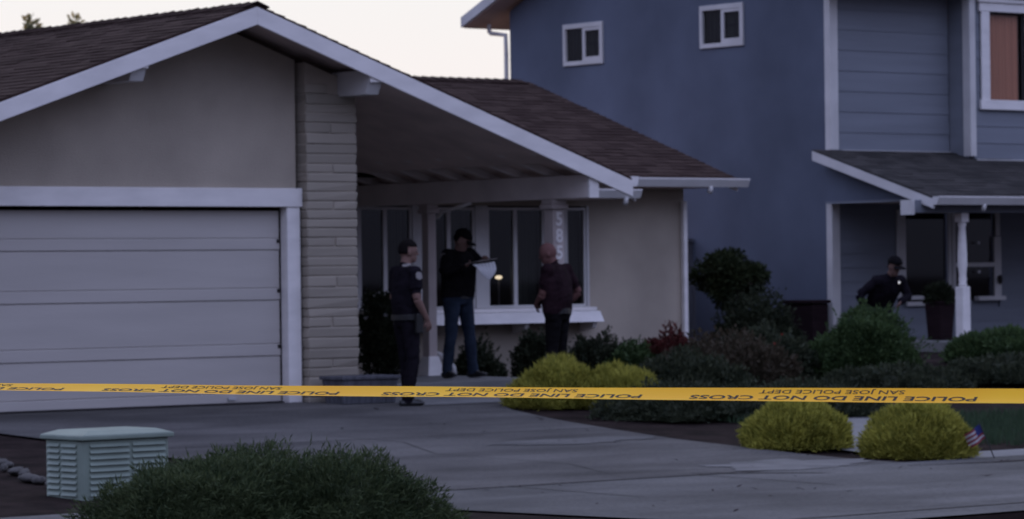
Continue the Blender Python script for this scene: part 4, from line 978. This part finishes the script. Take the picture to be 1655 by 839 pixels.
    for k, (x_, y_, z_) in enumerate(P_.tolist()):
        if vm[k] in (1, 2): off_[k] = .007*noise.noise(Vector((x_*9+seed*3, y_*9, z_*5)))+.005*noise.noise(Vector((x_*16, y_*16, z_*24)))+.003
    me.vertices.foreach_set('co', (P_+N_*off_[:, None]).ravel()); me.update()
    for s_ in (-1, 1):
        qq = MB(); qq.ball(hd+R @ Vector((.083, s_*.030, .006)), (.012, .012, .010), 8, 6); qq.build('eye', M['eye'], e, smooth=True)
    if hair:
        qq = MB(); rnd = random.Random(seed); c = MB(); c.ball((0, 0, 0), (1, 1, 1), 26, 18)
        vi = {}
        for k, v in enumerate(c.v):
            d = Vector(v); keep = (d.z > .30) or (d.x < .10 and d.z > -.45+.3*max(0, d.x))
            vi[k] = keep
            p = Vector((d.x*.108-.004, d.y*.086, d.z*.122+.022))*(1+.03*noise.noise(d*6)); qq.v.append(tuple(hd+R @ p))
        for f_ in c.f:
            if all(vi[k] for k in f_): qq.f.append(f_); qq.mi.append(0)
        ho = qq.build('hair', M['hair'], e, smooth=True); sm_ = ho.modifiers.new('s', 'SOLIDIFY'); sm_.thickness = .012; sm_.offset = -1
    if cap:
        qq = MB(); c = MB(); c.ball((0, 0, 0), (1, 1, 1), 24, 16); vi = {}
        for k, v in enumerate(c.v):
            d = Vector(v); vi[k] = d.z > .05; qq.v.append(tuple(hd+R @ Vector((d.x*.110-.002, d.y*.092, d.z*.108+.040))))
        for f_ in c.f:
            if all(vi[k] for k in f_): qq.f.append(f_); qq.mi.append(0)
        i = len(qq.v); n_ = 10
        for j, (ro, dz) in enumerate(((.105, .052), (.165, .040), (.185, .032))):
            for k in range(n_+1):
                a = -1.05+2.1*k/n_; qq.v.append(tuple(hd+R @ Vector((ro*cos(a*.8)+.0, ro*.62*sin(a), dz-.02*abs(a)*.5))))
        for j in range(2):
            for k in range(n_): a = i+j*(n_+1)+k; qq.f.append((a, a+1, a+n_+2, a+n_+1)); qq.mi.append(0)
        ho = qq.build('cap', M['blackcloth'], e, smooth=True); sm_ = ho.modifiers.new('s', 'SOLIDIFY'); sm_.thickness = .008; sm_.offset = 1
    return e, R, hd
def std(dz=0, **k):
    J = dict(pelvis=(0, 0, .96), chest=(.0, 0, 1.30), neck=(-.01, 0, 1.50), head=(.02, 0, 1.655),
             hipL=(0, .085, .93), hipR=(0, -.085, .93), kneeL=(.02, .10, .50), kneeR=(.02, -.10, .50), ankleL=(-.02, .11, .09), ankleR=(-.02, -.11, .09), toeL=(.97, .2), toeR=(.97, -.2),
             shoL=(0, .195, 1.43), shoR=(0, -.195, 1.43), elbL=(-.03, .26, 1.14), elbR=(-.03, -.26, 1.14), wriL=(.05, .27, .90), wriR=(.05, -.27, .90), hdirL=(.1, 0, -1), hdirR=(.1, 0, -1))
    J.update(k); return J
def flatpatch(parent, name, c, n_, u_, w_, h_, m, shape='box'):
    n_ = Vector(n_).normalized(); u_ = Vector(u_); u_ = (u_-n_*u_.dot(n_)).normalized(); v_ = n_.cross(u_); c = Vector(c); q = MB()
    pts = [c+u_*w_*a+v_*h_*b for a, b in ((-.5, .3), (-.5, -.3), (0, -.55), (.5, -.3), (.5, .3), (.25, .5), (-.25, .5))]
    k = len(q.v); q.v += [tuple(p) for p in pts]+[tuple(p+n_*.006) for p in pts]; n2 = len(pts)
    q.f.append(tuple(range(n2))); q.f.append(tuple(n2+i for i in reversed(range(n2)))); q.mi += [0, 0]
    for i in range(n2): q.f.append((i, (i+1) % n2, n2+(i+1) % n2, n2+i)); q.mi.append(0)
    return q.build(name, m, parent)
def belt(parent, J, W=1.0, gear=True, bl=0):
    q = MB(); p = Vector(J['pelvis'])+Vector((0, 0, .0)); q.tube([p+Vector((0, 0, -.03)), p+Vector((0, 0, .03))], [(.182*W, .128+bl*.4)]*2, 20, side=(0, 1, 0))
    b_ = q.build('duty_belt', M['boot'], parent, bevel=.004)
    if gear:
        for y, x, h_, nm in ((-.20, .02, .20, 'holster'), (.19, .02, .12, 'radio_pouch'), (.11, .12, .08, 'pouch')):
            q = MB(); q.box(x-.04, x+.04, y*W-.025, y*W+.025, p.z-h_+.03, p.z+.04); q.build(nm, M['boot'], b_, bevel=.01)
SK = M['skin']
# officer watching from the driveway, profile to the right
J = std(elbR=(-.02, -.265, 1.15), wriR=(.11, -.25, .93), hdirR=(.35, .1, -.9), elbL=(.0, .26, 1.15), wriL=(.16, .22, .97), hdirL=(.6, -.2, -.7), ankleL=(.08, .10, .09), kneeL=(.05, .10, .50), ankleR=(-.06, -.10, .09), head=(.035, 0, 1.655))
e, R, hd = person('officer in a dark short sleeved uniform standing in profile on the driveway', (.82, -1.05, -.045), radians(-6), J, [SK, M['navy'], M['navy'], M['boot']], headpose=(radians(-22), radians(2)), belly=.025, seed=1, wid=1.16)
belt(e, J, 1.17, bl=.03)
flatpatch(e, 'shoulder_patch', (0, -.272, 1.40), (0, -1, .25), (1, 0, 0), .075, .085, M['patch_cloth'])
flatpatch(e, 'collar', (-.03, -.07, 1.515), (-.3, -.8, .6), (1, 0, 0), .10, .035, M['patch_cloth'])
# officer with cap reading papers
J = std(head=(.075, 0, 1.60), neck=(.02, 0, 1.49), chest=(.02, 0, 1.30), shoL=(.03, .19, 1.44), shoR=(.03, -.19, 1.44),
        elbR=(.12, -.34, 1.24), wriR=(.28, -.20, 1.30), hdirR=(.5, .8, .25), palmR=(0, .3, 1), elbL=(.16, .33, 1.26), wriL=(.30, .18, 1.37), hdirL=(.6, -.7, .05), palmL=(0, -.3, 1), curlL=.9, curlR=.9,
        hipL=(0, .10, .93), hipR=(0, -.10, .93), kneeL=(.04, .14, .50), kneeR=(.02, -.14, .50), ankleL=(.06, .17, .09), ankleR=(-.04, -.16, .09))
e2, R, hd = person('man in a black jacket, cap and blue jeans reading papers by the porch window', (3.36, 1.32, .155), radians(-84), J, [M['skin'], M['blackcloth'], M['jeans'], M['boot']], headpose=(radians(24), radians(26)), arm_sleeve='long', seed=2, cap=True, hair=True, belly=.035, wid=1.38)
flatpatch(e2, 'shoulder_patch', (.04, -.268, 1.42), (.1, -1, .3), (1, 0, 0), .07, .08, M['patch_cloth'])
belt(e2, J, 1.0, gear=False)
pp = empty('papers', (3.36, 1.32, .155), 'white papers on a clipboard held up by the man in the cap', 'papers'); pp.rotation_euler = (0, 0, radians(-84))
q = MB(); q.hexa([(.31, -.17, 1.33), (.31, .14, 1.36), (.52, .14, 1.39), (.52, -.17, 1.36)], [(.31, -.17, 1.336), (.31, .14, 1.366), (.52, .14, 1.396), (.52, -.17, 1.366)]); q.build('clipboard', M['clip'], pp)
q = MB(); n_ = 10                      # sheet hanging down from the board
for k in range(n_):
    u, v = k/n_, (k+1)/n_
    f_ = lambda s_, a: Vector((.44+.06*sin(s_*2.2)+.02*a, -.18+.33*a+.12*s_*(.6-a), 1.325+.03*a-.21*s_*(1-.8*abs(a-.62))))
    for j in range(6): a0_, a1_ = j/6, (j+1)/6; q.face([f_(v, a0_), f_(v, a1_), f_(u, a1_), f_(u, a0_)])
sh_ = q.build('paper_sheet', M['paper'], pp, smooth=True); md = sh_.modifiers.new('s', 'SOLIDIFY'); md.thickness = .002
# bald man in black, back three quarters
J = std(head=(.09, .03, 1.585), neck=(.03, 0, 1.465), chest=(.01, 0, 1.27), pelvis=(0, 0, .94), shoL=(.0, .21, 1.40), shoR=(0, -.21, 1.40),
        elbR=(-.10, -.33, 1.15), wriR=(.06, -.27, .98), hdirR=(.8, .35, -.2), palmR=(0, 1, 0), elbL=(.07, .22, 1.13), wriL=(.24, .06, 1.0), hdirL=(.3, -.9, .0))
e3, R, hd = person('bald man in a black short sleeved shirt standing below the house number', (3.28, -.60, .0), radians(112), J, [M['skin2'], M['maroon'], M['blackcloth'], M['boot']], headpose=(radians(22), radians(14)), belly=.04, hair=False, seed=3, wid=1.42)
belt(e3, J, 1.15, gear=False, bl=.03)
# officer bending in front of the blue porch
J = std(pelvis=(-.16, 0, .80), chest=(.06, 0, 1.10), neck=(.17, 0, 1.25), head=(.26, 0, 1.37), hipL=(-.15, .09, .77), hipR=(-.15, -.09, .77), kneeL=(.12, .15, .43), kneeR=(.12, -.15, .43), ankleL=(-.05, .15, .09), ankleR=(-.05, -.15, .09),
        shoL=(.12, .20, 1.18), shoR=(.12, -.20, 1.18), elbL=(.14, .30, .97), elbR=(-.02, -.38, 1.0), wriL=(.27, .08, .90), wriR=(.06, -.33, .78), hdirL=(.5, -.5, -.4), hdirR=(.3, .5, -.6))
e4, R, hd = person('officer in dark uniform and cap bending over in front of the blue porch', (11.50, 2.50, .03), radians(-100), J, [SK, M['navy'], M['navy'], M['boot']], headpose=(0, radians(20)), arm_sleeve='long', cap=True, seed=4, wid=1.3)
q = MB(); q.ball((.205, .11, 1.16), (.012, .018, .020), 10, 7); q.build('badge_glint', emat('badge_glint_glow', (1, .95, .9), .5), e4)  # glint on the badge painted as a faint glow, no lamp there

# ------------------------------------------------------------------ police tape
T0 = Vector((-13.99, -23.52, 0)); T1 = Vector((-15.22, -20.49, 0)); td = (T1-T0).normalized(); LEN = (T1-T0).length
nrm = Vector((-td.y, td.x, 0));  nrm = nrm if (CAM-T0).dot(nrm) > 0 else -nrm      # towards the street
TW = .076
def topz(s): return 1.004 - .0008*(s-.3) + .0012*(s-1.5)**2*.8 - .0018 + .0035*noise.noise(Vector((s*1.1, 3, 0)))
def tp(s, v, off=0.0):
    """s metres along from T0, v 0..1 across from the top edge"""
    k = max(0, min(1, (s+.4)/4.2)); a0_ = radians(42+28*k); a1_ = radians(75+9*k)+radians(5)*noise.noise(Vector((s*1.6, 0, 7)))
    a0_ += radians(5)*noise.noise(Vector((s*1.1, 5, 1)))
    N_ = 14; h = 0; d = 0; n_ = max(1, int(round(v*N_)))
    for i in range(n_):
        t = (i+.5)/n_*v; a = a0_+(a1_-a0_)*t**1.4; h += cos(a)*v/n_; d += sin(a)*v/n_
    a = a0_+(a1_-a0_)*v**1.4
    p = T0+td*s+Vector((0, 0, topz(s)))+Vector((0, 0, -h*TW))+nrm*(d*TW-.03)
    return p+(nrm*cos(a)+Vector((0, 0, sin(a))))*off
tape = empty('police_tape', (T0.x, T0.y, topz(0)), 'yellow police barrier tape with upside down black lettering stretched across the foreground', 'barrier tape')
offT = tuple(tape.location)
q = MB(); n_ = 220; mrow = 10; sA, sB = -7.0, 10.0
for i in range(n_+1):
    s = sA+(sB-sA)*i/n_
    for j in range(mrow+1): q.v.append(tuple(tp(s, j/mrow)))
for i in range(n_):
    for j in range(mrow): a = i*(mrow+1)+j; q.f.append((a, a+1, a+mrow+2, a+mrow+1)); q.mi.append(0)
tb = q.build('tape_strip', M['tape'], tape, smooth=True, off=offT)
def tape_text(txt, s0, length, v_base, capv, bold):
    me = text_mesh(txt, 1.0, bold=bold); xs_ = [v.co.x for v in me.vertices]; x0, x1 = min(xs_), max(xs_); bmx = bmesh.new(); bmx.from_mesh(me)
    for _ in range(2):
        es = [e_ for e_ in bmx.edges if e_.calc_length() > .25]
        if es: bmesh.ops.subdivide_edges(bmx, edges=es, cuts=1)
    bmesh.ops.triangulate(bmx, faces=bmx.faces)
    for v in bmx.verts:
        s = s0+(v.co.x-x0)/(x1-x0)*length; vv = v_base+v.co.y/.70*capv      # turned upside down: the baseline is nearer the top edge
        v.co = tp(s, min(.995, max(0.005, vv)), .0007)-Vector(offT)
    bmx.to_mesh(me); bmx.free(); me.materials.clear(); me.materials.append(M['ink'])
    o = bpy.data.objects.new('lettering', me); COL.objects.link(o); o.parent = tape
    return o
for r_ in range(-4, 8):
    s0 = r_*1.09
    tape_text('POLICE LINE DO NOT CROSS', s0, .925, .50, .32, .02)
    tape_text('SAN JOSE POLICE DEPT', s0+.235, .47, .13, .22, .006)
